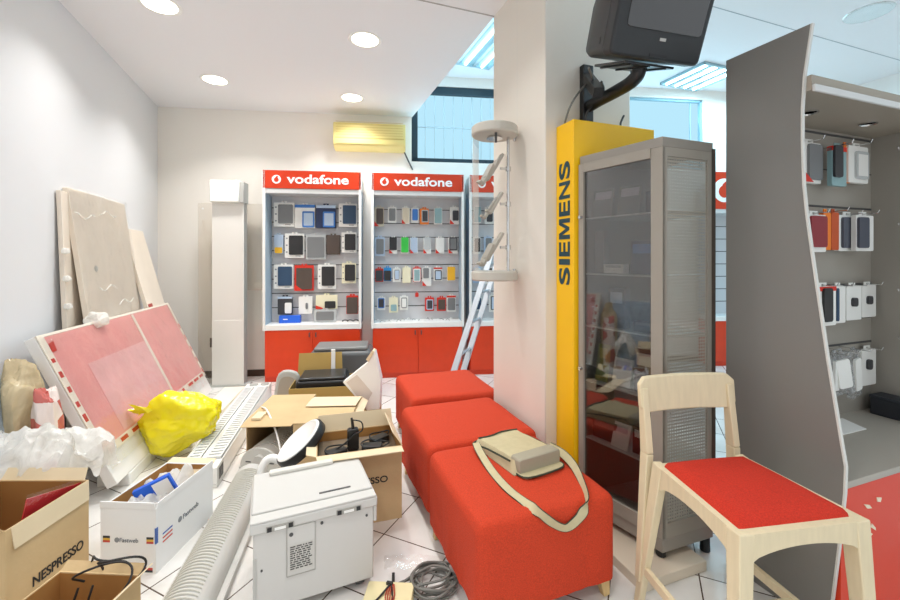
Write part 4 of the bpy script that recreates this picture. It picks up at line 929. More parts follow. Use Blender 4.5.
# pink wrapped display panel
k_ = .94
N = Vector((-2.033*k_, 2.541*k_, CH*(1-k_))); Mv = Vector((-2.477*k_, 4.337*k_, CH*(1-k_))); Tp = Vector((-2.44*k_, 2.44*k_, CH*(1-k_)+.92*k_))
o, L_, H_ = panel_frame(N, Mv, Tp, .05, 'large pink wrapped panel with taped edges leaning by the yellow bag', 'wrapped_signboard', 'signboard', None)
MB().box(0, L_, .004, .06, 0, H_).build('backing_board', mat('foam_board', '#E9E6E2', .6), o, bevel=.004)
MB().box(.02, L_-.02, -.001, .004, .19, H_-.015).build('pink_face', PINK, o)
MB().box(L_*.16, L_*.60, -.003, -.001, .23, H_*.74).build('pale_film_patch', PINKL, o)
ft = MB(); 
ft.box(0, .05, -.005, 0, .165, H_); ft.box(.0, L_, -.005, 0, .165, .215); ft.box(0, L_, -.004, .004, H_-.014, H_+.002); ft.box(L_-.03, L_, -.005, 0, .165, H_); ft.box(L_*.585, L_*.605, -.005, -.001, .1, H_-.02)
ft = ft.build('edge_tape', TAPE, o)
rr = random.Random(11)
def tprint(*q): MB().box(*q).build('tape_print', TAPERED, ft)
for z_ in [.13+.095*k for k in range(7)]: tprint(.012, .038, -.0065, -.005, z_+.08, z_+.08+rr.uniform(.02, .05))
for x_ in [.06+.14*k for k in range(12)]: tprint(x_, x_+rr.uniform(.04, .10), -.0065, -.005, .178, .203)
for z_ in [.2+.12*k for k in range(5)]: tprint(L_-.024, L_-.008, -.0065, -.005, z_, z_+.05)
MB().prism([(.05, H_-.11), (.09, H_-.11), (.10, H_-.05), (.055, H_-.06)], -.0065, -.005, 'xz').build('tape_print', TAPERED, ft)
crumple(L_, H_-.1, -.004, .008, 40, 22, 5, .0, 4).xf(Matrix.Translation((0, 0, .09))).build('plastic_wrap', WRAP, o, smooth=True)
# white packing board under it
pp = [at(106, 457, .16), at(122, 482, .10), at(157, 455, .10), at(147, 440, .14)]
o = MB().hexa([(-2.13, 2.50, 0), (-1.945, 2.52, 0), (-2.18, 3.45, 0), (-2.36, 3.45, 0), (-2.13, 2.50, .078), (-1.945, 2.52, .078), (-2.18, 3.45, .078), (-2.36, 3.45, .078)]).build('packing_board', mat('foam_white', '#F4F3F0', .55), bevel=.006)
tag(o, 'white packing board on the floor under the pink panel', 'packing board')
# white plank on the floor behind the yellow bag
o = MB().hexa([(-2.06, 3.05, 0), (-1.88, 3.02, 0), (-2.12, 4.30, 0), (-2.32, 4.28, 0), (-2.06, 3.05, .05), (-1.88, 3.02, .05), (-2.12, 4.30, .05), (-2.32, 4.28, .05)]).build('plank', mat('plank_cream', '#F3ECD9', .5), bevel=.003)
tag(o, 'cream white plank on the floor behind the yellow bag', 'plank')

def facets(seed, n):
    q = random.Random(seed); out = []
    for i in range(n):
        z = 1-2*(i+.5)/n; a = i*2.39996+q.uniform(-.5, .5); r = math.sqrt(max(0, 1-z*z)); v = Vector((r*math.cos(a), r*math.sin(a), z+q.uniform(-.25, .25))).normalized()
        out.append((v, q.uniform(.82, 1.12)))
    return out
def facet_r(d, fc):
    return min(h/d.dot(v) for v, h in fc if d.dot(v) > .25)
# ================================================================ yellow plastic bag
t = thing('plastic_bag', 'crumpled yellow plastic bag in front of the pink panel', 'plastic bag', (-1.87, 2.90, .0), R(14))
b = MB()
BF1 = facets(4, 30)
def bagf(u, v):
    th = 2*PI*u; ph = -PI/2+PI*v; d = Vector((math.cos(ph)*math.cos(th), math.cos(ph)*math.sin(th), math.sin(ph)))
    r = min(1.25, facet_r(d, BF1))*.93+.16*noise.noise(d*1.6+Vector((3, 1, 7)))-.10*abs(noise.noise(d*4+Vector((2, 6, 1))))-.03*abs(noise.noise(d*10))
    x, y, z = d.x*.285*r, d.y*.20*r, .245+d.z*.225*r
    if z < .14: x = x*(.72+.28*z/.14)-.03*(1-z/.14)
    return (x, y, max(z, .012+.006*abs(d.x)))
b.grid(bagf, 90, 60); o = b.build('bag_body', BAGY, t, smooth=True); bm_merge(o, 1e-4)
b = MB().grid(lambda u, v: (-.16-.10*v+.03*math.sin(9*u), -.13-.02*v+.09*u, .36+.07*v-.10*u*v+.02*math.sin(7*u+3*v)), 8, 8); b.build('handle_loop', BAGY, t, smooth=True)

# ================================================================ louvred light fixture lying on the floor
t = thing('louvre_light', 'long white louvred light fixture lying beside the yellow bag', 'light fixture', (-1.40, 2.50, 0), R(13.3))
Ln, Wd, Hh = 1.72, .225, .13
b = MB(); b.box(-Wd, 0, 0, Ln, .0, .018); b.box(-.006, 0, 0, Ln, 0, Hh); b.box(-Wd, -Wd+.006, 0, Ln, 0, Hh); b.box(-Wd, 0, Ln-.12, Ln, .02, Hh); b.box(-Wd, 0, 0, .12, .02, Hh-.01)
b.box(-Wd+.09, -Wd+.115, .1, Ln-.1, .018, Hh-.005); b.build('housing', WPLAST, t, bevel=.003)
for i, (x0, x1) in enumerate(((-Wd+.012, -Wd+.085), (-.108, -.018))):
    b = MB(); y = .14
    while y < Ln-.14: b.box(x0, x1, y, y+.022, Hh-.035, Hh); y += .042
    b.box(x0, x0+.008, .13, Ln-.13, Hh-.04, Hh+.002); b.box(x1-.008, x1, .13, Ln-.13, Hh-.04, Hh+.002); b.build('louvre', mat('louvre_white', '#ECEDEB', .3), t)
b = MB()
for y in (.03, .075): b.box(-.001, .0015, y, y+.035, .035, .105)
b.build('end_socket', BLACK, t)
for x in (-.15, -.05): MB().lathe([(.0, .012), (.035, .012), (.04, 0), (.0, 0)], (x, Ln-.06, Hh), 20).build('end_knob', GPLAST, t)

# ================================================================ two ribbed white blower units on the floor
def blower(loc, rz, L_, w, h, label, cap=True, ribs=46):
    t = thing('air_curtain', label, 'air curtain unit', loc, rz, 'white ribbed air curtain units on the floor')
    n = 14; prof = [(-w/2, 0)]+[(-w/2*math.cos(PI*k/n), .035+(h-.035)*math.sin(PI*k/n)) for k in range(n+1)]+[(w/2, 0)]
    MB().prism(prof, 0, L_, 'xz').build('casing', OFFPLAST, t, smooth=True, sharp=50)
    b = MB()
    for i in range(ribs):
        y = .05+(L_-.1)*i/ribs
        pp = [Vector((-w/2*.98*math.cos(PI*k/n), y, .035+(h-.032)*math.sin(PI*k/n))) for k in range(3, 11)]
        b.tube(pp, .0042, 5)
    b.build('outlet_ribs', mat('rib_grey', '#C9C6BC', .5), t, smooth=True)
    b = MB(); b.box(w/2, w/2+.035, 0, L_, 0, .018); b.box(w/2+.028, w/2+.035, 0, L_, .018, .032); b.box(-w/2-.03, -w/2, 0, L_, 0, .014); b.build('side_rail', OFFPLAST, t, bevel=.002)
    if cap:
        pr = [(x*1.04, z*1.03) for x, z in prof]; c = MB().prism(pr, -.022, 0, 'xz').build('end_cap', mat('cap_grey', '#D3D1CA', .4), t, bevel=.006)
        MB().lathe([(0, -.018), (.034, -.018), (.038, 0), (0, 0)], (0, -.022, h*.5), 24, axis='y').build('knob', OFFPLAST, c, smooth=True)
        for s in (-1, 1): MB().box(s*w*.3-.018, s*w*.3+.018, -.0235, -.022, h*.38, h*.43).build('vent_slot', DGREY, c)
    return t
blower((-.955, 1.30, 0), R(12), 1.28, .185, .12, 'long ribbed white air curtain between white box and grey copier', False, 60)
blower((-1.225, 2.70, 0), R(-9), .62, .27, .155, 'ribbed air curtain with round end cap poking into an open carton', True, 22)

# ================================================================ copier module in the centre foreground
t = thing('copier_module', 'large off-white office machine with two latches in the middle foreground', 'office machine', (-.742, 1.562, 0), R(24))
CWd, CDp, CHt = .46, .37, .395
MB().box(0, CWd, 0, CDp, .04, CHt-.05).build('body', OFFPLAST, t, bevel=.006)
MB().box(-.012, CWd+.014, -.012, CDp+.006, CHt-.05, CHt-.012).build('lid_rim', OFFPLAST, t, bevel=.006)
l = MB().box(-.006, CWd+.006, .05, CDp, CHt-.012, CHt).build('top_cover', mat('copier_top', '#CBC9C4', .45), t, bevel=.005)
MB().box(-.010, CWd+.01, -.010, .045, CHt-.0118, CHt-.004).build('front_strip', OFFPLAST, t, bevel=.003)
MB().box(.06, .34, CDp-.05, CDp-.015, CHt, CHt+.016).build('handle_bar', mat('bar_grey', '#D8D5CC', .45), l, bevel=.004)
MB().box(.25, .38, .085, .095, CHt, CHt+.002).build('slot', DGREY, l)
for x in (.045, .305):
    o = MB().box(x, x+.10, -.0145, -.012, CHt-.049, CHt-.028).build('latch_recess', mat('recess_grey', '#A5A29A', .5), t)
    b = MB(); b.box(x+.004, x+.02, -.017, -.0145, CHt-.047, CHt-.031); b.box(x+.08, x+.096, -.017, -.0145, CHt-.047, CHt-.031); b.box(x+.03, x+.07, -.0165, -.0145, CHt-.046, CHt-.036, 1); b.build('latch', [BLACK, WPLAST], o)
b = MB(); b.box(.118, .225, -.003, 0, .148, .338, 0); b.box(.118, .1205, -.0045, 0, .148, .338, 1); b.box(.2225, .225, -.0045, 0, .148, .338, 1); b.box(.118, .225, -.0045, 0, .148, .151, 1)
b.build('access_panel', [OFFPLAST, mat('recess_grey', '#A5A29A', .5)], t)
b = MB(); b.box(.128, .215, -.005, -.003, .165, .268)
lab = b.build('rating_plate', mat('plate_grey', '#C9C7C0', .5), t)
b = MB(); rr = random.Random(2)
for k in range(11):
    z_ = .259-k*.0085; x_ = .131
    while x_ < .205: w_ = rr.uniform(.005, .02); b.box(x_, min(.213, x_+w_), -.0058, -.005, z_, z_+.0045); x_ += w_+.004
b.build('plate_print', mat('print_dark', '#4E4C48', .6), lab)
for x, z_, r_ in ((.135, .31, .008), (.25, .325, .006), (.43, .31, .005), (.03, .20, .004)): MB().lathe([(0, -.004), (r_, -.004), (r_, 0), (0, 0)], (x, 0, z_), 12, axis='y').build('screw', DGREY, t)
MB().box(.0, .012, -.004, 0, .04, .25).build('edge_guide', GPLAST, t)
MB().box(CWd, CWd+.014, .0, CDp*.4, CHt-.12, CHt-.05).build('side_catch', OFFPLAST, t, bevel=.004)
for x in (.04, CWd-.05):
    for y in (.05, CDp-.05):
        c = MB().lathe([(0, -.016), (.028, -.016), (.03, -.008), (.03, .008), (.028, .016), (0, .016)], (x, y, .030), 20, axis='x').build('caster', DGREY, t, smooth=True)
        MB().box(x-.022, x+.022, y-.02, y+.02, .055, .076).build('caster_fork', BLACK, c)

# ================================================================ cartons
def flap(par, p, q, d, ln, th=.004, m=None, name='flap', curl=0):
    p, q, d = Vector(p), Vector(q), Vector(d).normalized()
    n = 6; b = MB(); nn = (q-p).cross(d).normalized()*th
    vs = []
    for i in range(n+1):
        u = i/n; off = d*ln*u+nn/th*curl*u*u; ins = (q-p)*.02*u
        vs += [p+ins+off, q-ins+off, q-ins+off+nn, p+ins+off+nn]
    fs = []
    for i in range(n):
        for k in range(4): fs.append((i*4+k, i*4+(k+1) % 4, (i+1)*4+(k+1) % 4, (i+1)*4+k))
    fs += [(3, 2, 1, 0), (n*4, n*4+1, n*4+2, n*4+3)]
    return b.add(vs, fs).build(name, m or CARDL, par)
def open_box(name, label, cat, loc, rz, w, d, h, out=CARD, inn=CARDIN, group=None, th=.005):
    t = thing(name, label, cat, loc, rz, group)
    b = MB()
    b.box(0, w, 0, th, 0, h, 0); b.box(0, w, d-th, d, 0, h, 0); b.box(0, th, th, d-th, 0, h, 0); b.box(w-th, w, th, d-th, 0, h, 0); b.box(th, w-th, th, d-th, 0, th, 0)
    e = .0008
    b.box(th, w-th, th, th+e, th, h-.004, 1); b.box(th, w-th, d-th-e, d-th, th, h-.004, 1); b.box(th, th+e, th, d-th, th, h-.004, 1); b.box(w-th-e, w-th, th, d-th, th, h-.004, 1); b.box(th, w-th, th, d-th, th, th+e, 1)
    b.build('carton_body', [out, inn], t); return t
# brown carton with coffee lettering, lower left  (local -y faces the room's right: turn 90 degrees)
t = open_box('carton', 'tan open carton with large black lettering at the lower left corner', 'carton', (-1.645, 1.535, 0), R(90), .355, .40, .375, CARD, CARDIN)
lettering('NESPRESSO', .225, .040, INK, t, MX((.10, -.0006, .088), (1, 0, 0.0), (0, 0, 1)), bold=.012)
MB().box(.135, .19, -.001, 0, .03, .065).build('shipping_label', PAPER, t)
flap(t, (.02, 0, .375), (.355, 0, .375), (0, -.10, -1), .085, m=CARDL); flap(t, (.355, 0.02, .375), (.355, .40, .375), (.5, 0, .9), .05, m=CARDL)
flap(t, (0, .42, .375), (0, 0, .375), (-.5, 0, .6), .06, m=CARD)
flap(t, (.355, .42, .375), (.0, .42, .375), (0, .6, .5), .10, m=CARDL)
o = thing('red_folder', 'red plastic-wrapped folder standing in the lettered tan carton', 'folder', (-1.69, 1.70, .17), (R(0), R(14), R(86)))
MB().box(-.10, .15, -.003, .003, 0, .235).build('folder', mat('folder_red', '#C9323A', .25, coat=.6), o); crumple(.25, .24, 0, .012, 10, 10, 3).xf(Matrix.Translation((-.10, 0, 0))).build('clear_sleeve', WRAP, o, smooth=True)
# crumpled white plastic on the carton's back
def sheet(name, label, cat, fn, nu, nv, m, sol=0):
    o = MB().grid(fn, nu, nv).build(name, m, smooth=True); tag(o, label, cat); return o
def wf(u, v):
    x = -2.22+.55*u; n1 = noise.noise(Vector((u*4, v*4, 2))); n2 = abs(noise.noise(Vector((u*9, v*9, 5))))
    y = 1.955+.16*v+.05*n1; z = .36+.20*math.sin(PI*min(1, v*1.05))*(.75+.25*math.sin(PI*u))+.05*n1-.05*n2
    if v < .35 and u < .72: y -= .10*(1-v/.35)*(.6+.4*n1); z += .02
    z += .022*abs(((u*4.3+v*2.1+.3*n1) % 1)-.5)*2-.018*abs(((u*2.9-v*3.7+.5*n1) % 1)-.5)*2
    return (x+.03*n1, y, z)
sheet('plastic_sheet', 'crumpled milky plastic sheet draped behind the lettered tan carton', 'plastic sheet', wf, 60, 44, WRAPW)
def blob(name, label, cat, c, r, m, seed, rz=0, flat=0):
    fc = facets(seed, 26)
    def f(u, v):
        th = 2*PI*u; ph = -PI/2+PI*v; d = Vector((math.cos(ph)*math.cos(th), math.cos(ph)*math.sin(th), math.sin(ph)))
        d2 = Vector([math.copysign(abs(q)**.8, q) for q in d])
        k = min(1.3, facet_r(d, fc))*.95+.12*noise.noise(d*1.8+Vector((seed, 0, 0)))-.06*abs(noise.noise(d*6+Vector((seed, 3, 0))))
        return (d2.x*r[0]*k, d2.y*r[1]*k, max(d2.z*r[2]*k, -r[2]*.97))
    o = MB().grid(f, 60, 40).build(name, m, smooth=True); bm_merge(o, 1e-4); o.location = c; o.rotation_euler[2] = rz; tag(o, label, cat); return o
blob('wrapped_bundle', 'tan plastic-wrapped bundle standing between left wall and pink panel', 'bundle', (-2.27, 2.21, .40), (.085, .10, .42), WRAPT, 4, R(-20))
blob('wrapped_bundle', 'bundle in white and red printed film beside the pink panel edge', 'bundle', (-2.135, 2.20, .36), (.058, .07, .385), WRAPR, 8, R(10))
blob('tape_roll_bundle', 'small ball of milky plastic on top of the pink panel, below the board', 'plastic ball', (-2.44, 2.86, .955), (.07, .07, .055), WRAPW, 12)
# bluish wrapped sheet at the far left
o, L_, H_ = panel_frame(WX(1.75, .16), WX(2.13, .16), WX(1.80, .02)+Vector((0, 0, .86)), .01, 'pale blue plastic-wrapped sheet leaning on the left wall at the picture edge', 'wrapped_sheet', 'sheet', None)
MB().box(0, L_, 0, .02, 0, H_).build('sheet', mat('pale_blue_board', '#D3DEE8', .4), o); crumple(L_, H_, 0, .02, 14, 24, 21).build('plastic_wrap', WRAPB, o, smooth=True)
# white and blue carton
t = open_box('carton', 'white carton with coloured stripes and blue contents left of the air curtain', 'carton', (-1.544, 1.833, 0), R(-3), .255, .40, .285, mat('carton_white', '#F1F1F0', .5), CARDIN)
KST = [c_('stripe_yellow', '#E3B545'), c_('stripe_dark', '#2E3238'), c_('stripe_red', '#C8453C'), c_('stripe_blue', '#4468B0')]
def stripes(lst):
    b = MB()
    for x0, x1, y0, y1, z0, z1, ci in lst: b.box(x0, x1, y0, y1, z0, z1, ci)
    b.build('printed_stripes', KST, t)
for x0 in (.012, .212): stripes([(x0, x0+.032, -.0008, 0, .1505-i*.0095, .160-i*.0095, ci) for i, ci in enumerate((1, 0, 2))])
for x0 in (.095, .205): stripes([(x0, x0+.035, -.0008, 0, .016, .026, 2), (x0, x0+.035, -.0008, 0, .006, .016, 1)])
for i, ci in enumerate((3, 2, 2)): stripes([(.255, .2558, .04, .10, .145-i*.018, .152-i*.018, ci)])
stripes([(.2495, .2558, -.0008, .012, .13, .20, 3)])
lettering('Fastweb', .085, .018, GINK, t, MX((.09, -.0006, .135), (1, 0, 0), (0, 0, 1))); lettering('Fastweb', .11, .022, GINK, t, MX((.2556, .17, .135), (0, 1, 0), (0, 0, 1)))
b = MB(); b.lathe([(.008, -.001), (.011, -.001), (.011, 0), (.008, 0)], (.076, 0, .143), 16, axis='y'); b.lathe([(.009, 0), (.013, 0), (.013, .001), (.009, .001)], (.255, .15, .146), 16, axis='x'); b.build('ring_mark', GINK, t)
CWM = MATS['carton_white']
flap(t, (.0, 0, .285), (.255, 0, .285), (0, -.12, 1), .03, m=CWM); flap(t, (.255, 0, .285), (.255, .40, .285), (-.02, 0, 1), .022, m=CWM); flap(t, (.255, .40, .285), (.0, .40, .285), (0, .9, .25), .04, m=CARDL)
b = MB()
for k in range(3): b.box(.255, .2565, .05+.13*k, .12+.13*k, .300, .307)
b.build('blue_edge_marks', BLUEP, t)
M2 = Matrix.Translation((-1.544, 1.833, 0)) @ Matrix.Rotation(R(-3), 4, 'Z')
def inbox(x, y, z): return M2 @ Vector((x, y, z))
o = thing('blue_folder', 'bright blue plastic folder sticking out of the white striped carton', 'folder', inbox(.16, .20, .20), (R(8), R(-22), R(20)))
MB().box(-.10, .06, -.012, .012, 0, .13).build('folder', BLUEP, o, bevel=.003); MB().box(-.02, .05, -.014, -.012, .02, .12).build('paper_label', PAPER, o)
def cw(u, v):
    n1 = noise.noise(Vector((u*5, v*5, 7))); n2 = abs(noise.noise(Vector((u*11, v*11, 2)))); p = inbox(.015+.19*u, .015+.36*v, .25+.06*n1-.05*n2+.02*math.sin(PI*u)); return p
sheet('packing_film', 'crumpled white packing film filling the white striped carton', 'packing film', cw, 20, 26, WRAPW)
o = thing('cardboard_sheet', 'tan card piece standing at the back of the white striped carton', 'cardboard', inbox(.10, .33, .20), (R(-50), 0, R(-6)))
MB().box(-.06, .13, 0, .005, 0, .10).build('card', CARDL, o)
# low carton with black cables at the bottom edge
t = open_box('carton', 'low brown carton holding black cables at the bottom edge', 'carton', (-1.50, 1.28, 0), R(-3), .32, .30, .195, CARD, CARDIN)
flap(t, (.32, 0, .195), (.32, .30, .195), (.5, 0, .5), .07, m=CARDL); flap(t, (.32, .30, .195), (0, .30, .195), (0, .4, .4), .035, m=CARD)
t = thing('cable_bundle', 'black cable looping over the rim of the low brown carton', 'cable', (-1.30, 1.55, .18), 0)
b = MB()
for k, (r_, x_, zz) in enumerate(((.10, .02, .02), (.085, .06, .03), (.07, -.01, .01))):
    b.tube([(x_+r_*math.cos(a), -.02+.02*k+.03*math.sin(a*2+k), zz+.055*math.sin(a)+.01*k) for a in [PI*1.15-i*PI*1.3/24 for i in range(25)]], .004, 7)
    b.tube(smooth_path([(x_-r_*.9, -.02, zz-.03), (x_-r_*.9, -.06, -.10), (x_-.02, -.10, -.17), (x_+.05, -.07, -.17)], 5), .004, 6)
b.build('loops', CABLEB, t, smooth=True)
# lettered carton behind the copier
def at_ab(a, b_, z=0): return ab(a, b_, z)
t = open_box('carton', 'open tan carton with lettering behind the copier, full of adapters', 'carton', ab(.085, 2.19), RA-R(3), .435, .30, .385, CARD, CARDIN)
lettering('NESPRESSO', .27, .034, INK, t, MX((.09, -.0006, .205), (1, 0, 0), (0, 0, 1)), bold=.012)
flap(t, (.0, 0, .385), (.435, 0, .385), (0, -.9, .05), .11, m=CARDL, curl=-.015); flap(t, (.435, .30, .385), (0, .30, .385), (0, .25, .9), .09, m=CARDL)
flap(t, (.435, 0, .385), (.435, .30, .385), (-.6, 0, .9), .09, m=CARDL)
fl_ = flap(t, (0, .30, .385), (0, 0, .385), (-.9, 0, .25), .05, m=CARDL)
M3 = Matrix.Translation(ab(.085, 2.19)) @ Matrix.Rotation(RA-R(3), 4, 'Z')
def in3(x, y, z): return M3 @ Vector((x, y, z))
o = thing('packing_tray', 'grey inner tray filling the lettered carton behind the copier', 'tray', in3(.01, .012, .006), RA-R(3))
MB().box(0, .415, 0, .275, 0, .33).build('tray', mat('tray_brown', '#7C6A55', .8), o)
t = thing('power_adapter', 'black upright plug adapter on top of the adapters in the lettered carton', 'adapter', in3(.19, .13, .34), RA)
b = MB(); rbox(b, -.03, .03, -.02, .02, .0, .115, .012); b.build('adapter_body', BLACK, t, bevel=.004); MB().tube([(0, 0, .115), (-.004, 0, .15), (-.008, 0, .172)], lambda u: .009-.003*u, 8).build('plug_tip', BLACK, t, smooth=True)
MB().tube(smooth_path([(-.006, -.01, .165), (.04, -.03, .155), (.045, -.03, .11), (.0, -.03, .09), (-.05, -.03, .05), (-.12, -.02, .012), (-.14, .03, .004)], 6), .004, 6).build('adapter_lead', CABLEB, t, smooth=True)
for i, (x, y, r_, d) in enumerate(((.10, .09, 20, 'black adapter lying left of the upright plug in the lettered carton'), (.29, .10, -15, 'black adapter lying right of the upright plug in the lettered carton'), (.34, .19, 30, 'black adapter lying at the back right of the lettered carton'))):
    t = thing('power_adapter', d, 'adapter', in3(x, y, .336), RA+R(r_), 'black power adapters in the carton')
    b = MB(); rbox(b, -.055, .055, -.03, .03, 0, .032, .012, plane='xy'); b.build('adapter_body', BLACK, t, bevel=.004)
    MB().tube(smooth_path([(.055, 0, .016), (.09, .02, .03), (.06, .06, .02), (-.02, .05, .036), (-.06, .0, .036), (-.02, -.04, .015)], 6), .004, 6).build('adapter_lead', CABLEB, t, smooth=True)
# closed carton left of it
t = thing('carton', 'closed tan carton in the middle of the heap, left of the adapters', 'carton', (-1.0, 2.64, 0), R(3))
b = MB().box(0, .36, 0, .50, 0, .325); b.build('carton_body', CARD, t, bevel=.004)
MB().box(.165, .195, -.001, .50, .3255, .3265).build('packing_tape', mat('brown_tape', '#C79D5F', .3), t)
flap(t, (.0, 0, .327), (.36, 0, .327), (0, 1, .10), .24, m=CARD, curl=-.012); flap(t, (.36, .50, .327), (0, .50, .327), (0, -1, .16), .25, m=CARDL, curl=-.02)
flap(t, (.36, 0, .325), (.36, .5, .325), (.75, 0, -.4), .05, m=CARDL)
# open carton on its side, swallowing the ribbed unit
t = thing('carton', 'tan carton lying on its side with dark open mouth over ribbed unit', 'carton', (-1.365, 2.78, 0), R(4))
b = MB(); w_, d_, h_ = .335, .50, .30; th = .006
b.box(0, w_, 0, d_, h_-th, h_); b.box(0, th, 0, d_, 0, h_-th); b.box(w_-th, w_, 0, d_, 0, h_-th); b.box(th, w_-th, d_-th, d_, 0, h_-th)
b.build('carton_body', CARD, t); flap(t, (0, 0, h_), (w_, 0, h_), (-.05, -1, -.10), .10, m=CARD)
MB().box(.04, .10, -.02, .10, h_+.001, h_+.016).build('folded_tab', CARDL, t)
# carton with a black printer, farther back
PX = Vector((-1.33, 3.42, 0)); PR = R(10)
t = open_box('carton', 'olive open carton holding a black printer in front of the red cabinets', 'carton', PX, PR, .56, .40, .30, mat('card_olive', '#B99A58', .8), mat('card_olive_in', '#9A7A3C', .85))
flap(t, (.40, .40, .30), (0, .40, .30), (0, .12, 1), .20, m=mat('card_olive', '#B99A58', .8)); MB().box(.30, .335, .37, .395, .30, .53).build('packing_strap', PAPER, t)
MP = Matrix.Translation(PX) @ Matrix.Rotation(PR, 4, 'Z')
t = thing('printer', 'black printer standing in the olive open carton', 'printer', MP @ Vector((.05, .03, .006)), PR)
MB().box(0, .42, 0, .30, 0, .34).build('body', BLACK, t, bevel=.02, seg=3); MB().box(.02, .40, .01, .29, .34, .365).build('lid', mat('printer_lid', '#2C2E31', .3), t, bevel=.01); MB().box(.05, .37, -.004, 0, .06, .16).build('paper_slot', DGREY, t)
t = thing('printer', 'dark grey printer behind the olive carton in front of the red cabinets', 'printer', (-1.37, 4.02, 0), R(8))
MB().box(0, .60, 0, .38, 0, .46).build('body', mat('printer_grey', '#5E5F60', .4), t, bevel=.04, seg=4); MB().box(.04, .56, .03, .35, .455, .50).build('lid', mat('printer_grey2', '#7B7B79', .35), t, bevel=.02, seg=3)
MB().box(.06, .54, -.005, .003, .10, .22).build('paper_tray', BLACK, t)
# tilted white box
t = thing('white_box', 'white box tilted on its corner beside the olive carton', 'box', (-.66, 3.21, .0), 0)
b = MB(); q = [(-.20, .42), (.03, .17), (.13, .38), (.14, .60), (.075, .80)]; q2 = [(-.17, .46), (.02, .24), (.10, .25), (.15, .45), (.10, .78)]
pr = [(-.17, .42), (.02, .20), (.115, .215), (.125, .44), (.075, .66), (.03, .58)]
b.prism(pr, 0, .09, 'xz'); b.build('box_shell', PAPER, t, bevel=.004)
MB().prism([(-.14, .42), (.0, .235), (.06, .34), (-.06, .48)], -.002, 0, 'xz').build('side_print', mat('print_pale', '#D9CFC6', .5), t)
MB().prism([(.03, .58), (.075, .66), (.06, .67), (.012, .60)], -.01, .07, 'xz').build('torn_flap', CARDL, t)
st = thing('stack_box', 'plain tan carton under the tilted white box', 'carton', (-.76, 3.18, 0), R(6)); MB().box(0, .22, 0, .22, 0, .20).build('carton_body', CARD, st, bevel=.003)
# grey plastic cover
t = thing('plastic_cover', 'grey rounded plastic cover leaning left of the olive carton', 'cover', (-1.585, 3.66, 0), (R(0), R(9), R(8)))
b = MB(); rbox(b, 0, .20, 0, .05, 0, .40, .08); b.build('shell', GPLAST, t, bevel=.015, seg=3); b = MB(); rbox(b, .03, .17, -.004, 0, .03, .35, .06); b.build('inner_recess', mat('recess_tan', '#A69C90', .5), t)
# round ring lamp
rc = Vector((-.82, 2.29, .365)); t = thing('ring_lamp', 'oval white lamp with black rim leaning on the heap behind the copier', 'lamp', rc, 0)
Mr = Matrix.Rotation(R(-36), 4, 'Y') @ Matrix.Rotation(R(14), 4, 'X')
b = MB(); b.lathe([(.137, -.022), (.144, -.022), (.147, -.016), (.147, .016), (.144, .022), (.137, .022), (.137, -.022)], seg=48); b.xf(Mr); b.build('rim', BLACK, t, smooth=True)
b = MB(); b.lathe([(.0, -.012), (.1365, -.012), (.1365, .026), (.125, .03), (.105, .012), (0, .008)], seg=48); b.xf(Mr); b.build('diffuser', WPLAST, t, smooth=True)
b = MB(); b.tube(smooth_path([(-.11, -.02, -.09), (-.15, -.02, -.075), (-.185, -.03, -.09), (-.20, -.05, -.14), (-.19, -.06, -.20)], 6), .022, 10); b.build('hinge_arm', WPLAST, t, smooth=True)
# wires left of it
o = MB().tube(smooth_path([(-1.36, 3.0, .305), (-1.28, 2.9, .32), (-1.16, 2.74, .27), (-1.11, 2.68, .21), (-1.08, 2.64, .16)], 6), .006, 6).build('white_wire', WPLAST, smooth=True); tag(o, 'thin white wire trailing over the open carton and ribbed unit', 'wire')
# cream box and cables on the floor
t = thing('adapter_box', 'cream flat box with red and black wires on the floor', 'box', (-.345, 1.57, 0), R(-3)); MB().box(0, .19, 0, .155, 0, .045).build('carton', mat('cream_card', '#E5D8A8', .6), t, bevel=.003)
t = thing('wire_bundle', 'thin red and black wires tied on the cream flat box', 'wire', (-.345+.02, 1.57, .045), R(-3))
b = MB()
for k in range(5): b.tube(smooth_path([(.075+.004*k, .125, .012), (.065+.009*k, .08, .006), (.075+.007*k, .03, .008), (.07+.01*k, -.02, -.02)], 5), .0025, 5)
b.build('red_wires', WIRER, t, smooth=True)
b = MB(); b.tube(smooth_path([(.075, .12, .014), (.045, .07, .006), (.015, .01, .006), (.005, -.03, -.01)], 5), .004, 6); b.tube(smooth_path([(.08, .12, .014), (.095, .07, .006), (.10, 0, .006)], 5), .0035, 6); b.bar((.06, .132, .012), (.085, .122, .016), .012, .01); b.build('black_wires', CABLEB, t, smooth=True)
t = thing('cable_coil', 'coiled grey cable on the floor tiles beside the nearest ottoman', 'cable', at(433, 587, .0)+Vector((0, 0, .005)), 0)
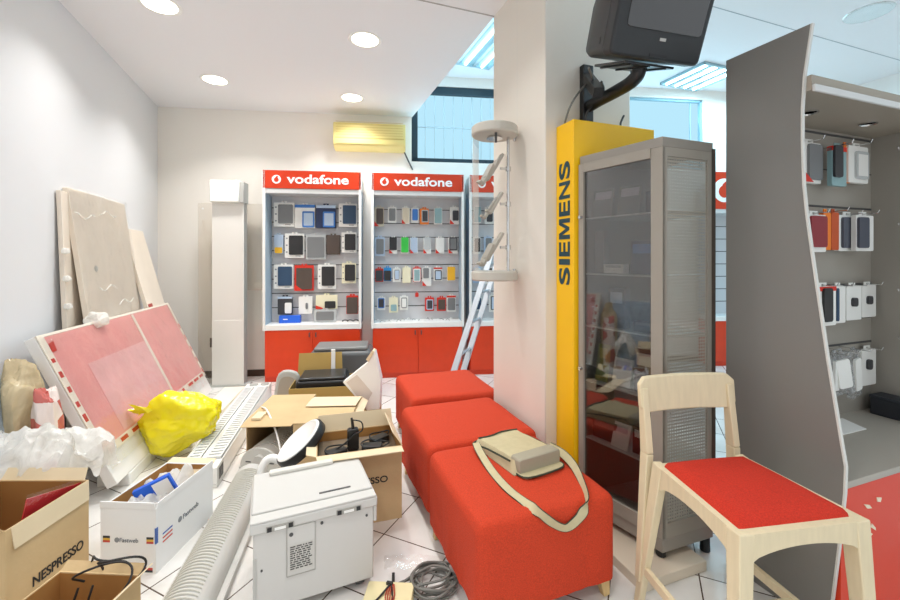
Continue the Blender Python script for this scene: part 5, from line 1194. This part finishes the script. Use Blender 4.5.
b = MB(); rr = random.Random(8); pts = []
for i in range(8*22):
    a = 2*PI*i/22; k = i//22; r_ = .078+.018*math.sin(k*2.1)+.008*math.sin(a*2+k); pts.append((r_*math.cos(a)+.012*math.sin(k*3), r_*math.sin(a)*.95+.012*math.cos(k*2), .008+.006*k*.8+.006*math.sin(a*3+k)))
b.tube(pts, .0052, 7); b.tube(smooth_path([(-.05, .03, .02), (-.11, .02, .01), (-.16, -.01, .008), (-.175, -.05, .01), (-.14, -.08, .01), (-.06, -.04, .03), (.04, -.03, .05), (.07, .02, .05), (.0, .04, .055), (-.06, .01, .05)], 7), .0052, 7)
b.tube(smooth_path([(-.05, .02, .05), (-.12, .0, .02), (-.16, -.06, .008), (-.17, -.13, .008)], 6), .0045, 6); b.build('coil', CABLE, t, smooth=True)
MB().bar((-.175, .06, .006), (-.165, -.02, .008), .012, .01).build('plug', BLACK, t)
o = MB().grid(lambda u, v: at(384+60*u, 571-14*v, .0)+Vector((0, 0, .006+.012*abs(noise.noise(Vector((u*9, v*5, 1)))))), 24, 8).build('plastic_strip', WRAP, smooth=True); tag(o, 'glinting strip of clear plastic on the floor behind the cable coil', 'plastic film')

# ================================================================ camera, world, view
w = bpy.data.worlds.new('world'); S.world = w; w.use_nodes = True
bg = w.node_tree.nodes['Background']; bg.inputs[0].default_value = (.90, .95, 1, 1); bg.inputs[1].default_value = WORLD
cam = bpy.data.cameras.new('camera'); co = bpy.data.objects.new('camera', cam); COL.objects.link(co); S.camera = co
co.location = (0, 0, CH); co.rotation_euler = (R(90), 0, 0)
cam.sensor_width = 36; cam.lens = FPX/900*36; cam.shift_y = -(300-VH)/900; cam.clip_start = .05
vs_ = S.view_settings; vs_.view_transform = 'Standard'; vs_.look = 'None'; vs_.exposure = EXPO; vs_.gamma = 1; vs_.use_curve_mapping = False
S.cycles.use_denoising = True
S.cycles.max_bounces = 10; S.cycles.transparent_max_bounces = 24; S.cycles.diffuse_bounces = 5; S.cycles.sample_clamp_indirect = 6
